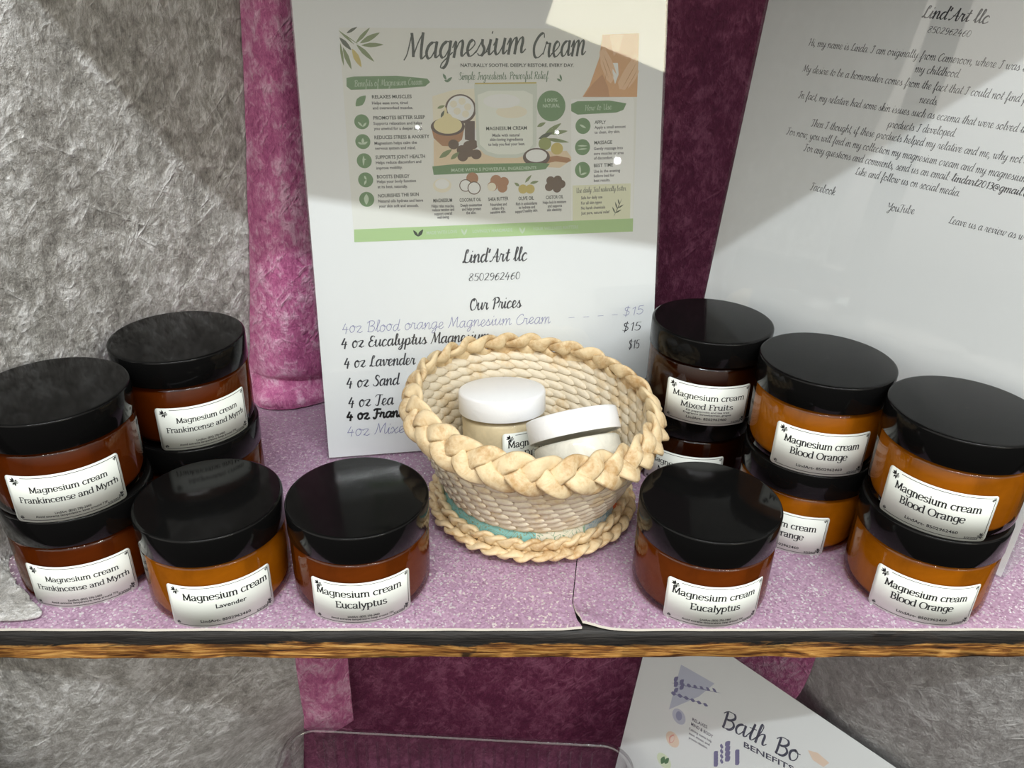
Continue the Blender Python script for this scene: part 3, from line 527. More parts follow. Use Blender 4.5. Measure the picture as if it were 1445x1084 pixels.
SHAPES = {
 'A': [
  ('p', 'flyer', [(24.37, 255.45), (199.86, 256.69), (199.52, 137.58), (25.03, 136.55)]),
  ('l', 'olive', 24.27, 253.99, 32.36, 246.7, 1.1),
  ('l', 'olive', 33.2, 247.45, 41.58, 255.65, 1.97),
  ('l', 'olive', 35.56, 247.47, 46.95, 253.13, 2.8),
  ('l', 'olive', 36.27, 246.36, 48.57, 246.84, 2.38),
  ('l', 'olive', 33.54, 246.71, 42.87, 237.81, 2.6),
  ('l', 'dkolive', 28.45, 252.57, 34.54, 255.94, 1.59),
  ('l', 'dkolive', 24.4, 250.32, 30.59, 243.72, 2.56),
  ('l', 'olive', 25.98, 245.17, 29.91, 233.62, 2.57),
  ('l', 'olive', 24.58, 247.38, 25.7, 235.49, 1.48),
  ('l', 'gold', 31.03, 244.47, 35.53, 234.77, 3.31),
  ('l', 'olive', 24.63, 253.63, 34.72, 246.72, 0.56),
  ('p', 'band', [(26.83, 229.09), (31.24, 229.86), (55.28, 230.29), (72.69, 228.79), (74.24, 226.87), (71.28, 224.55), (54.92, 223.4), (28.77, 222.65), (26.52, 224.55)]),
  ('e', 'band', 33.84, 205.28, 4.28, 4.12, 0),
  ('e', 'band', 33.74, 194.3, 4.31, 4.17, 0),
  ('e', 'band', 33.88, 183.56, 4.34, 4.23, 0),
  ('e', 'band', 34.01, 172.69, 4.37, 4.28, 0),
  ('e', 'band', 33.93, 161.47, 4.4, 4.34, 0),
  ('l', 'band', 30.98, 213.83, 36.96, 219.58, 4.45),
  ('l', 'palegreen', 31.62, 205.3, 34.27, 202.55, 1.16),
  ('l', 'palegreen', 34.27, 202.55, 36.44, 204.87, 1.22),
  ('l', 'palegreen', 30.88, 193.93, 33.64, 192.72, 1.19),
  ('l', 'palegreen', 33.64, 192.72, 36.59, 194.27, 1.24),
  ('l', 'palegreen', 33.87, 196.27, 33.64, 192.72, 1.58),
  ('l', 'palegreen', 33.65, 186.36, 33.29, 180.77, 1.2),
  ('l', 'palegreen', 32.7, 184.38, 35.15, 184.34, 0.82),
  ('l', 'palegreen', 33.34, 175.13, 34.42, 172.68, 1.2),
  ('l', 'palegreen', 34.42, 172.68, 33.01, 169.87, 1.24),
  ('l', 'palegreen', 33.92, 164.55, 33.53, 158.4, 2.88),
  ('l', 'midgreen', 81.82, 231.5, 83.75, 228.03, 1.54),
  ('l', 'midgreen', 83.71, 226.87, 87.11, 229.58, 1.64),
  ('l', 'midgreen', 82.52, 228.03, 84.95, 226.88, 1.21),
  ('l', 'midgreen', 151.41, 231.28, 152.72, 227.73, 1.2),
  ('l', 'midgreen', 149.69, 228.91, 152.29, 227.33, 1.27),
  ('p', 'peach', [(75.02, 195.04), (86.65, 190.88), (112.2, 187.31), (156.02, 187.55), (159.63, 182.5), (151.62, 177.6), (112.06, 179.91), (74.37, 178.88)]),
  ('p', 'cream', [(75.16, 219.12), (87.71, 222.61), (101.08, 223.38), (100.52, 201.21), (75.12, 197.44)]),
  ('e', 'wood_dark', 91.54, 212.01, 9.25, 8.25, 0),
  ('e', 'white', 91.55, 212.41, 7.98, 7.07, 0),
  ('e', 'cream', 87.45, 214.78, 2.09, 1.96, 0),
  ('e', 'cream', 92.51, 216.34, 2.09, 1.96, 0),
  ('e', 'cream', 95.77, 213.18, 2.1, 1.97, 0),
  ('e', 'cream', 89.41, 210.84, 2.1, 1.97, 0),
  ('e', 'cream', 94.4, 209.23, 2.1, 1.98, 0),
  ('p', 'wood', [(73.68, 203.02), (93.79, 202.86), (91.86, 194.86), (86.65, 190.88), (79.92, 191.37), (75.05, 195.84)]),
  ('e', 'wood_dark', 83.67, 202.15, 10.1, 5.16, 0),
  ('e', 'butter', 83.7, 202.94, 8.4, 4.76, 0),
  ('e', 'butter', 83.39, 206.12, 3.35, 3.56, 0),
  ('l', 'butter', 82.18, 207.32, 82.81, 213.23, 1.98),
  ('p', 'wood_dark', [(93.86, 205.26), (99.77, 205.22), (99.46, 193.16), (93.55, 194.84)]),
  ('e', 'bean', 86.69, 192.1, 3.17, 2.82, 0),
  ('e', 'bean', 91.67, 188.8, 3.19, 2.83, 0),
  ('e', 'bean', 95.57, 191.18, 3.19, 2.83, 0),
  ('e', 'bean', 100.13, 186.24, 3.21, 2.85, 0),
  ('e', 'bean', 91.99, 185.13, 3.2, 2.85, 0),
  ('e', 'bean', 98.15, 191.96, 3.2, 2.83, 0),
  ('e', 'bean', 95.47, 187.53, 3.2, 2.84, 0),
  ('l', 'olive', 77.97, 184.52, 85.75, 189.28, 2.95),
  ('l', 'olive', 84.71, 183.61, 89.94, 187.6, 2.53),
  ('l', 'olive', 77.79, 212.47, 82.42, 214.02, 1.67),
  ('l', 'dkolive', 79.68, 207.33, 81.9, 211.27, 1.62),
  ('p', 'jar_glass', [(99.89, 225.72), (137.61, 226.13), (137.03, 190.68), (133.06, 185.79), (125.16, 183.84), (112.13, 184.03), (105.28, 186.17), (100.69, 191.12)]),
  ('p', 'jar_cream', [(101.83, 219.85), (108.62, 222.2), (129.87, 222.18), (135.0, 219.8), (134.84, 191.53), (131.32, 187.46), (124.32, 185.91), (113.04, 186.07), (107.04, 187.78), (102.41, 191.91)]),
  ('p', 'gold', [(100.32, 226.5), (137.19, 226.92), (137.19, 226.13), (100.3, 225.72)]),
  ('e', 'cream', 122.03, 210.28, 9.47, 3.59, 0),
  ('e', 'white', 116.14, 216.27, 11.11, 3.95, 0),
  ('e', 'band', 146.24, 213.49, 8.73, 8.79, 0),
  ('l', 'olive', 137.51, 201.71, 142.75, 204.11, 2.15),
  ('l', 'olive', 141.87, 196.78, 152.4, 203.63, 2.99),
  ('l', 'olive', 144.94, 197.57, 156.39, 199.1, 2.63),
  ('l', 'olive', 142.74, 194.73, 157.32, 192.51, 2.21),
  ('l', 'dkolive', 138.36, 194.77, 147.13, 198.37, 2.59),
  ('e', 'olivefruit', 142.3, 191.86, 3.96, 3.69, 0),
  ('e', 'gold', 149.8, 188.88, 3.77, 3.51, 0),
  ('p', 'wood', [(142.73, 184.0), (149.81, 184.73), (157.39, 183.37), (158.74, 181.68), (156.07, 180.46), (148.93, 181.41), (142.73, 180.25)]),
  ('e', 'wood_dark', 137.0, 184.08, 8.38, 5.37, 0),
  ('e', 'white', 137.0, 184.91, 6.61, 3.72, 0),
  ('p', 'band', [(73.56, 179.71), (86.31, 180.73), (112.07, 180.73), (138.31, 180.74), (145.38, 180.21), (142.72, 176.91), (129.47, 175.88), (103.31, 175.51), (74.21, 174.79)]),
  ('e', 'cream', 79.07, 168.53, 5.55, 4.12, 0),
  ('e', 'white', 79.1, 169.35, 4.27, 2.89, 0),
  ('e', 'nut', 97.41, 172.31, 3.67, 3.51, 0),
  ('e', 'bean', 93.2, 168.24, 3.79, 3.65, 0),
  ('e', 'white', 93.2, 168.24, 3.28, 3.15, 0),
  ('e', 'bean', 98.34, 166.67, 4.03, 3.87, 0),
  ('e', 'white', 98.34, 166.67, 3.46, 3.33, 0),
  ('e', 'nut', 111.89, 170.78, 3.49, 3.33, 0),
  ('e', 'nut', 116.67, 169.86, 3.06, 2.92, 0),
  ('e', 'nut', 109.65, 167.49, 3.05, 2.92, 0),
  ('e', 'nut', 115.74, 166.52, 3.07, 2.93, 0),
  ('e', 'cream', 109.2, 167.08, 2.62, 2.51, 0),
  ('e', 'gold', 128.49, 165.41, 2.88, 2.74, 0),
  ('e', 'gold', 132.92, 165.32, 2.89, 2.74, 0),
  ('l', 'olive', 129.85, 169.18, 133.86, 173.72, 1.7),
  ('l', 'olive', 126.3, 167.15, 123.24, 169.31, 1.74),
  ('l', 'olive', 132.94, 168.7, 138.27, 169.85, 1.76),
  ('e', 'bean', 145.83, 170.13, 2.68, 2.53, 0),
  ('e', 'bean', 150.3, 170.47, 2.69, 2.53, 0),
  ('e', 'bean', 152.55, 167.88, 2.7, 2.54, 0),
  ('e', 'bean', 144.94, 166.34, 2.68, 2.54, 0),
  ('e', 'bean', 149.87, 165.39, 2.69, 2.55, 0),
  ('e', 'bean', 147.62, 168.4, 2.69, 2.54, 0),
  ('p', 'skin', [(165.47, 218.54), (169.78, 224.95), (175.66, 240.83), (177.17, 253.34), (199.94, 254.35), (199.76, 218.47)]),
  ('p', 'skin_light', [(175.61, 243.97), (178.62, 246.34), (182.75, 237.71), (185.59, 229.77), (183.01, 226.16), (180.31, 228.16), (176.63, 236.1)]),
  ('p', 'skin_light', [(199.49, 240.97), (192.57, 234.58), (187.44, 226.56), (188.43, 222.94), (192.01, 222.54), (196.32, 228.18), (199.77, 232.2)]),
  ('p', 'white', [(184.07, 237.72), (187.16, 237.73), (187.77, 231.37), (185.68, 225.76), (183.78, 231.36)]),
  ('p', 'skin_light', [(181.53, 253.38), (190.28, 253.47), (187.87, 244.84), (184.42, 241.67)]),
  ('p', 'skin_dark', [(165.91, 218.54), (171.53, 225.75), (177.6, 231.35), (181.28, 224.15), (182.29, 218.51)]),
  ('l', 'skin_light', 177.35, 243.98, 184.7, 229.77, 2.03),
  ('l', 'skin_light', 178.64, 245.56, 186.44, 231.37, 2.03),
  ('l', 'skin_light', 176.52, 241.62, 182.52, 228.16, 2.02),
  ('l', 'skin_light', 176.15, 238.47, 180.26, 230.56, 1.63),
  ('l', 'skin_light', 199.07, 240.17, 189.29, 224.15, 2.44),
  ('l', 'skin_light', 199.62, 236.99, 191.13, 222.13, 2.03),
  ('l', 'skin_light', 200.61, 233.8, 193.78, 223.34, 2.05),
  ('l', 'skin_light', 198.55, 242.55, 187.44, 226.56, 2.04),
  ('l', 'skin_dark', 178.26, 242.42, 183.82, 229.76, 0.4),
  ('l', 'skin_dark', 177.45, 239.27, 181.62, 228.96, 0.36),
  ('l', 'skin_dark', 198.7, 237.79, 190.2, 223.35, 0.41),
  ('l', 'skin_dark', 199.71, 234.2, 192.89, 222.94, 0.37),
  ('l', 'skin_dark', 180.21, 232.94, 177.83, 219.32, 0.48),
  ('l', 'skin_dark', 180.25, 251.82, 178.23, 243.99, 0.47),
  ('p', 'white', [(158.46, 217.35), (196.61, 218.48), (198.01, 216.85), (199.34, 143.8), (159.03, 144.93)]),
  ('p', 'band', [(158.48, 214.54), (162.42, 216.14), (182.34, 216.48), (193.12, 214.82), (191.42, 211.15), (186.97, 209.54), (162.5, 208.45), (158.51, 210.5)]),
  ('e', 'band', 165.98, 201.89, 4.72, 4.66, 0),
  ('e', 'band', 165.82, 189.51, 4.75, 4.73, 0),
  ('e', 'band', 165.98, 176.1, 4.79, 4.8, 0),
  ('l', 'palegreen', 163.89, 202.73, 167.91, 200.65, 1.32),
  ('l', 'palegreen', 162.68, 190.38, 168.94, 190.3, 0.89),
  ('l', 'palegreen', 162.7, 188.3, 168.97, 188.64, 0.89),
  ('l', 'palegreen', 164.15, 179.08, 164.66, 173.16, 1.27),
  ('l', 'palegreen', 164.66, 173.16, 168.71, 174.36, 1.34),
  ('p', 'butterlight', [(159.76, 166.89), (197.23, 167.42), (197.43, 144.73), (159.95, 144.9)]),
  ('l', 'dkolive', 186.63, 147.23, 191.92, 158.45, 0.52),
  ('l', 'dkolive', 187.51, 149.4, 185.56, 153.38, 0.9),
  ('l', 'dkolive', 188.84, 151.99, 187.34, 156.39, 0.89),
  ('l', 'dkolive', 190.17, 154.58, 189.15, 158.08, 0.88),
  ('l', 'dkolive', 187.51, 149.4, 191.64, 151.48, 0.9),
  ('l', 'dkolive', 189.29, 152.42, 192.96, 154.51, 0.89),
  ('p', 'bandlight', [(25.33, 144.1), (199.51, 145.78), (199.52, 137.58), (25.03, 136.55)]),
  ('l', 'dkgreen', 63.29, 138.72, 60.48, 142.63, 1.69),
  ('l', 'dkgreen', 63.29, 138.72, 66.48, 142.87, 2.14),
  ('l', 'palegreen', 89.83, 142.6, 91.46, 138.7, 1.29),
  ('l', 'palegreen', 93.32, 142.5, 91.46, 138.7, 1.29),
  ('l', 'palegreen', 126.04, 142.4, 127.79, 138.44, 1.32),
  ('l', 'palegreen', 129.62, 142.29, 127.79, 138.44, 1.3),
 ],
 'C': [
  ('p', 'lilac', [(35.29, 243.67), (66.48, 247.89), (57.09, 227.81), (35.31, 197.27)]),
  ('l', 'violet', 33.66, 222.82, 36.94, 226.79, 4.07),
  ('l', 'violet', 39.22, 226.33, 42.69, 229.35, 3.82),
  ('l', 'violet', 44.69, 229.79, 48.35, 231.87, 3.46),
  ('l', 'violet', 50.08, 233.2, 53.93, 234.36, 3.09),
  ('l', 'violet', 55.39, 236.56, 59.43, 236.81, 2.81),
  ('l', 'violet', 60.63, 239.87, 64.86, 239.23, 2.63),
  ('l', 'violet', 65.79, 243.14, 70.21, 241.62, 2.53),
  ('l', 'violet', 33.36, 212.97, 37.75, 215.64, 3.63),
  ('l', 'violet', 39.28, 215.35, 43.68, 217.68, 3.48),
  ('l', 'violet', 45.1, 217.7, 49.53, 219.7, 3.34),
  ('l', 'violet', 50.85, 220.01, 55.29, 221.69, 3.19),
  ('l', 'violet', 56.52, 222.29, 60.98, 223.65, 3.06),
  ('l', 'violet', 62.11, 224.54, 66.59, 225.58, 2.94),
  ('l', 'violet', 29.7, 221.27, 74.71, 244.41, 0.67),
  ('l', 'violet', 31.98, 212.64, 64.68, 225.14, 0.65),
  ('l', 'violet', 33.01, 225.26, 35.65, 231.64, 3.25),
  ('l', 'violet', 38.46, 226.48, 41.04, 232.81, 3.22),
  ('l', 'violet', 34.32, 220.37, 36.94, 226.79, 3.27),
  ('l', 'violet', 39.76, 221.62, 42.34, 227.99, 3.24),
  ('l', 'violet', 35.62, 215.46, 38.24, 221.92, 3.28),
  ('e', 'lilac', 45.39, 197.87, 6.48, 6.77, 0),
  ('e', 'lilac_line', 45.23, 198.48, 2.96, 4.31, 0),
  ('e', 'peachpale', 45.31, 173.45, 6.57, 6.91, 0),
  ('l', 'rose', 43.73, 168.24, 45.35, 178.87, 4.81),
  ('l', 'rose_in', 44.17, 169.39, 45.68, 177.61, 3.25),
  ('e', 'greenpale', 43.06, 148.05, 7.29, 6.43, 0),
  ('l', 'midgreen', 41.27, 143.29, 42.66, 152.45, 4.14),
  ('l', 'midgreen', 44.35, 146.02, 46.66, 154.37, 3.47),
  ('l', 'violet', 88.89, 203.1, 91.44, 210.36, 3.89),
  ('l', 'violet', 86.79, 198.74, 85.64, 202.87, 3.07),
  ('l', 'violet', 90.04, 198.98, 92.59, 206.28, 3.91),
  ('l', 'violet', 87.95, 194.59, 86.79, 198.74, 3.07),
  ('l', 'violet', 91.19, 194.85, 93.74, 202.19, 3.92),
  ('l', 'violet', 89.1, 190.44, 87.95, 194.59, 3.08),
  ('l', 'violet', 92.35, 190.71, 94.89, 198.08, 3.94),
  ('l', 'violet', 90.26, 186.28, 89.1, 190.44, 3.09),
  ('l', 'violet', 82.24, 188.52, 84.68, 194.34, 3.23),
  ('l', 'violet', 97.89, 203.61, 100.18, 209.2, 3.09),
  ('l', 'violet', 82.91, 186.12, 85.34, 191.96, 3.24),
  ('l', 'violet', 98.55, 201.28, 100.84, 206.89, 3.1),
  ('l', 'violet', 83.57, 183.72, 86.0, 189.57, 3.24),
  ('l', 'violet', 99.21, 198.95, 101.49, 204.57, 3.11),
  ('l', 'violet', 84.24, 181.32, 86.66, 187.19, 3.25),
  ('l', 'violet', 99.87, 196.61, 102.15, 202.25, 3.12),
  ('l', 'violet', 84.9, 178.91, 87.33, 184.79, 3.26),
  ('l', 'violet', 100.53, 194.27, 102.81, 199.93, 3.12),
  ('p', 'peachpale', [(146.28, 248.34), (153.07, 251.57), (162.16, 250.28), (159.7, 244.11), (151.6, 243.61)]),
 ],
}

# ------------------------------------------------------------------ the shelf unit
unit = tag(empty('display_shelf', (0, 0, -455)), 'wooden display shelf unit with burnt charred front edges holding jars and signs', 'shelf')
def board(z0, z1, y0, y1, name, label=None):
    n = 220; prof = [(y0 + 1.0, z0), (y0, z0 + .9), (y0 - .2, (z0+z1)/2), (y0, z1 - 4.5), (y0 + 1.0, z1 - 1.8), (y0 + 3.2, z1 - .3), (y0 + 7, z1), (y1, z1), (y1, z0)]
    b = MB(); k = len(prof)
    for i in range(n + 1):
        x = -345 + 690 * i / n
        for j, (y, z) in enumerate(prof):
            d = mnoise.noise((x * .05, j * 3.1, z0)) * (.8 if j < 6 else 0)
            b.v.append((x, y + d, z - z1 + (d * .5 if 0 < j < 6 else 0)))
    for i in range(n):
        for j in range(k):
            j2 = (j + 1) % k; b.f.append((i*k + j, (i+1)*k + j, (i+1)*k + j2, i*k + j2)); b.m.append(0)
    b.f.append(tuple(range(k))); b.f.append(tuple(n*k + j for j in range(k))[::-1]); b.m += [0, 0]
    o = b.build(name, M['wood'], unit); sharpen(o, 50); o.location = (0, 0, (z1 + 455) * MM)
    if label: o['label'] = label
    return o
board(-19.5, -1.8, 0, 292, 'shelf_board', 'burnt edged shelf board under the jars')
board(397, 415, 0, 292, 'shelf_board'); board(-473, -455, 0, 292, 'shelf_board')
for x0, x1 in ((-303, -255), (348, 396)):
    b = MB(); b.box((x0, -22, -18), (x1, -1.8, 870)); o = b.build('upright_post', M['char'], unit, smooth=False)
b = MB(); b.box((-345, 293, -18), (345, 300, 870)); b.build('back_panel', M['backboard'], unit, smooth=False)

# ------------------------------------------------------------------ glitter foam sheets
def seam(y):
    pts = [(-1, 48), (5.6, 45.7), (18.5, 44.4), (57.3, 50.7), (250, 66), (300, 70)]
    for (a, xa), (b_, xb) in zip(pts, pts[1:]):
        if y <= b_: return xa + (xb - xa) * (y - a) / (b_ - a)
    return pts[-1][1]
def foam(name, side, label):
    b = MB(); nu, nv = 60, 60
    def P(i, j, top):
        v = j / nv; y = .3 + 280 * v * v; s = seam(y); u = (i / nu) ** 2
        x = s - .25 - (s + 338) * u if side < 0 else s + .25 + (338 - s) * u
        edge = max(0, 1 - y / 16)
        if side > 0: z = 3.2 * math.exp(-((x - 46)**2 / 120 + (y - 3)**2 / 60)); x -= .8 * z * 0; y += z * .9
        else: z = 1.3 * math.exp(-((x - 47)**2 / 60 + y**2 / 30))
        y += .5 * edge * mnoise.noise((x * .06, 2.7, side))
        return (x, y, z + (0 if top else -1.6))
    for top in (1, 0):
        o = len(b.v)
        for j in range(nv + 1):
            for i in range(nu + 1): b.v.append(P(i, j, top))
        for j in range(nv):
            for i in range(nu):
                f = (o + j*(nu+1) + i, o + j*(nu+1) + i + 1, o + (j+1)*(nu+1) + i + 1, o + (j+1)*(nu+1) + i)
                b.f.append(f if (side > 0) == bool(top) else f[::-1]); b.m.append(0 if top else 1)
    h = (nu+1)*(nv+1)
    for i in range(nu): b.f.append((i, h + i, h + i + 1, i + 1)); b.m.append(1)
    for j in range(nv): b.f.append((j*(nu+1), (j+1)*(nu+1), h + (j+1)*(nu+1), h + j*(nu+1))); b.m.append(1)
    o = b.build(name, [M['foam'], M['foam_edge']]); sharpen(o, 40)
    return tag(o, label, 'foam sheet', 'glitter foam sheets lining the shelf')
foam('foam_sheet', -1, 'pink glitter foam sheet under the lavender jar, left of the seam')
foam('foam_sheet', 1, 'pink glitter foam sheet right of the seam, its front corner curling up')

# ------------------------------------------------------------------ velvet drapes
def drape(name, ctrl, mt, nu, nv, amp, seed, label, cat='drape', group=None):
    """ctrl: rows (bottom to top) of control points, smoothed with Catmull-Rom both ways, then crushed along the normals."""
    rows = []
    def line(c, n):
        e2 = [tuple(2*a - b for a, b in zip(c[0], c[1]))] + list(c) + [tuple(2*a - b for a, b in zip(c[-1], c[-2]))]; out = []
        for i in range(n + 1):
            t = i / n * (len(c) - 1); k = min(int(t), len(c) - 2); out.append(cr(e2[k], e2[k+1], e2[k+2], e2[k+3], t - k))
        return out
    rr = [line(r, nu) for r in ctrl]
    cols = [line([r[i] for r in rr], nv) for i in range(nu + 1)]
    V = []
    for j in range(nv + 1):
        for i in range(nu + 1): V.append(Vector(cols[i][j]))
    out = []
    for j in range(nv + 1):
        for i in range(nu + 1):
            p = V[j*(nu+1)+i]
            du = V[j*(nu+1)+min(nu, i+1)] - V[j*(nu+1)+max(0, i-1)]; dv = V[min(nv, j+1)*(nu+1)+i] - V[max(0, j-1)*(nu+1)+i]
            n = du.cross(dv); n = n.normalized() if n.length > 1e-9 else Vector((0, -1, 0))
            q = Vector((p.x * .55 + p.z * .35, p.y * .6, p.z * .5 - p.x * .3)) * .03 + Vector((seed, seed * 2, 0))
            w = mnoise.noise_vector(q * .8) * .9
            a = 1 - abs(mnoise.noise(q + w)) * 2.2; a2 = 1 - abs(mnoise.noise(q * 2.3 + w * 1.7)) * 2.2
            d = amp * (.35 * max(0, a)**2 + .25 * max(0, a2)**2 + .8 * mnoise.noise(q * .5) + .15 * mnoise.noise(q * 6))
            fold = amp * 1.1 * mnoise.noise((p.x * .02 + p.y * .018 + seed, p.z * .004, 0))
            out.append(p + n * (d + fold - amp * .5))
    faces = [(j*(nu+1)+i, j*(nu+1)+i+1, (j+1)*(nu+1)+i+1, (j+1)*(nu+1)+i) for j in range(nv) for i in range(nu)]
    o = mesh_obj(name, out, faces, mt)
    s = o.modifiers.new('thickness', 'SOLIDIFY'); s.thickness = .0012; s.offset = -1
    return tag(o, label, cat, group)
drape('velvet_drape', [
 [(-330,6,3),(-216,5,3),(-248,44,3.4),(-219,98,3.4),(-204,150,4),(-163,204,4)],
 [(-330,16,14),(-262,22,12),(-246,60,14),(-219,100,14),(-203,150,14),(-166,203,14)],
 [(-330,18,70),(-264,34,75),(-233,85,75),(-208,124,75),(-196,152,70),(-157,201,60)],
 [(-330,20,150),(-262,40,150),(-222,92,150),(-202,120,150),(-184,148,150),(-146,197,150)],
 [(-330,10,265),(-255,30,265),(-208,84,265),(-190,110,265),(-168,147,265),(-136,200,265)],
 [(-330,0,395),(-250,25,395),(-200,82,395),(-182,108,395),(-160,145,395),(-128,198,395)]],
 M['silver'], 190, 230, 1.7, 3.3, 'silver crushed velvet drape hanging beside the left jars, pooling on the shelf')
drape('velvet_backdrop', [
 [(-200,262,2),(-166,252,2),(-118,250,2),(-60,254,3),(0,260,3),(60,266,3),(140,270,3),(240,264,3),(335,250,3)],
 [(-200,262,60),(-166,252,60),(-112,250,60),(-60,254,60),(0,262,60),(60,266,60),(140,270,60),(240,264,60),(335,250,60)],
 [(-200,262,250),(-166,254,250),(-108,254,250),(-60,258,250),(0,264,250),(60,268,250),(140,270,250),(240,264,250),(335,250,250)],
 [(-200,262,395),(-166,256,395),(-100,258,395),(-60,260,395),(0,266,395),(60,268,395),(140,270,395),(240,264,395),(335,250,395)]],
 M['wine'], 240, 170, 1.3, 9.1, 'wine coloured velvet backdrop hanging behind the two signs on the upper tier', 'backdrop')
drape('velvet_strip', [
 [(-170,226,1.5),(-160,215,1),(-140,213,1.5),(-118,224,1.5),(-94,238,2)],
 [(-172,232,8),(-158,213,8),(-136,214,8),(-114,224,8),(-92,239,8)],
 [(-174,234,19),(-155,224,19),(-134,222,20),(-112,230,20),(-90,242,20)],
 [(-176,236,34),(-154,220,34),(-133,214,36),(-110,224,36),(-88,242,36)],
 [(-178,240,110),(-152,222,110),(-130,214,110),(-108,222,110),(-86,244,110)],
 [(-178,242,250),(-148,224,250),(-124,217,250),(-104,226,250),(-82,246,250)],
 [(-178,242,395),(-146,226,395),(-120,220,395),(-98,230,395),(-76,248,395)]],
 M['pink'], 90, 230, 1.4, 15.2, 'bright pink velvet strip with a folded hem between the silver drape and the flyer')
drape('velvet_drape', [
 [(-335,30,-453),(-300,70,-453),(-252,130,-453),(-215,180,-453),(-175,225,-453)],
 [(-330,30,-325),(-285,70,-325),(-237,122,-325),(-203,167,-325),(-160,212,-325)],
 [(-330,22,-185),(-272,42,-185),(-205,80,-185),(-165,100,-185),(-132,124,-187)],
 [(-330,16,-100),(-258,18,-100),(-200,48,-100),(-155,72,-100),(-118,80,-100)],
 [(-330,16,-21),(-250,14,-21),(-200,18,-21),(-150,35,-21),(-105,44,-21)]],
 M['silver'], 170, 200, 1.7, 5.7, 'silver velvet drape hanging below the shelf edge at the lower left')
drape('velvet_drape', [
 [(270,225,-453),(275,170,-453),(292,120,-453),(315,80,-453),(346,50,-453)],
 [(262,212,-325),(268,150,-325),(285,110,-325),(310,70,-325),(346,40,-325)],
 [(239,138,-200),(248,108,-200),(268,80,-200),(300,48,-200),(346,22,-200)],
 [(221,95,-100),(243,68,-100),(268,45,-100),(295,27,-100),(346,12,-100)],
 [(205,62,-21),(238,42,-21),(270,24,-21),(300,14,-21),(346,6,-21)]],
 M['silver_dim'], 150, 180, .9, 12.4, 'grey velvet drape below the shelf at the lower right, behind the bath sign')
drape('velvet_backdrop', [
 [(-215,248,-449),(-150,244,-449),(-120,250,-449),(-50,252,-449),(50,254,-449),(150,254,-449),(262,250,-449)],
 [(-215,236,-300),(-150,234,-300),(-116,238,-300),(-50,240,-300),(50,244,-300),(150,246,-300),(290,246,-300)],
 [(-215,224,-150),(-150,214,-150),(-112,214,-150),(-50,220,-150),(50,228,-150),(150,238,-150),(310,240,-150)],
 [(-215,216,-21),(-150,200,-21),(-110,200,-21),(-50,206,-21),(50,218,-21),(150,232,-21),(330,236,-21)]],
 M['wine'], 200, 150, .9, 20.3, 'wine coloured velvet backdrop on the tier below the jars, behind the clear bin', 'backdrop')
drape('velvet_strip', [
 [(-172,232,-330),(-158,216,-331),(-136,214,-330),(-119,226,-329)],
 [(-172,228,-318),(-157,212,-318),(-135,210,-318),(-118,222,-318)],
 [(-170,216,-200),(-153,196,-200),(-130,194,-200),(-114,208,-200)],
 [(-166,204,-80),(-149,184,-80),(-125,182,-80),(-108,196,-80)],
 [(-164,200,-21),(-147,178,-21),(-122,176,-21),(-105,190,-21)]],
 M['pink'], 60, 150, .9, 31.2, 'pink velvet strip below the shelf between the silver drape and wine backdrop')
drape('velvet_strip', [
 [(196,244,-440),(220,238,-440),(270,230,-440),(300,230,-440)],
 [(196,236,-300),(220,228,-300),(270,222,-300),(325,220,-300)],
 [(196,230,-150),(220,220,-150),(275,214,-150),(335,216,-150)],
 [(196,226,-21),(220,214,-21),(275,208,-21),(335,212,-21)]],
 M['pink'], 60, 150, .9, 37.7, 'pink velvet strip below the shelf behind the top of the bath leaflet')
drape('velvet_liner', [
 [(-168,2,-453.2),(-60,1,-453.2),(60,1,-453.2),(160,1,-453.2),(255,2,-453.2)],
 [(-166,120,-453.2),(-60,120,-453.2),(60,120,-453.2),(160,120,-453.2),(258,120,-453.2)],
 [(-164,236,-453.2),(-60,238,-453.2),(60,238,-453.2),(160,238,-453.2),(250,236,-453.2)]],
 M['wine'], 120, 80, .35, 41.3, 'wine velvet cloth lying flat on the lower shelf under the clear bin', 'cloth')

# ------------------------------------------------------------------ signs: printed page + clear holder
def page(name, key, W, H, loc, yaw, lean, label, cat):
    P = []; mats = [M['paper']]; idx = {}
    def mi(n):
        if n not in idx: idx[n] = len(mats); mats.append(M['black' if n == 'black' else 'i_' + n])
        return idx[n]
    for k, s in enumerate(SHAPES.get(key, [])):
        lay = 1 + k * .12
        if s[0] == 'e': P.append((ellipse(s[2], s[3], s[4], s[5]), mi(s[1]), lay))
        elif s[0] == 'p': P.append((s[2], mi(s[1]), lay))
        else: P.append((leafpoly(*s[2:7]), mi(s[1]), lay))
    top = 1 + len(SHAPES.get(key, [])) * .12 + 1
    for st, t, x0, y0, x1, y1, h, c in TEXT[key]: text(P, st, t, (x0, y0), (x1, y1), h, mi('black' if st == 'marker' else c), top)
    b = MB(); b.box((0, -.1, 0), (W, .1, H))
    for pts, m_, lay in P:
        pts = [(min(max(x, .2), W - .2), y) for x, y in pts]
        a = sum(p[0]*q_[1] - q_[0]*p[1] for p, q_ in zip(pts, pts[1:] + pts[:1]))
        if a < 0: pts = pts[::-1]
        b.add([(x, -.1 - lay * .006, y) for x, y in pts], [tuple(range(len(pts)))], m_)
    o = b.build(name, mats, smooth=False)
    o.location = Vector(loc) * MM; o.rotation_euler = (Matrix.Rotation(yaw, 3, 'Z') @ Matrix.Rotation(-lean, 3, 'X')).to_euler()
    return tag(o, label, cat)
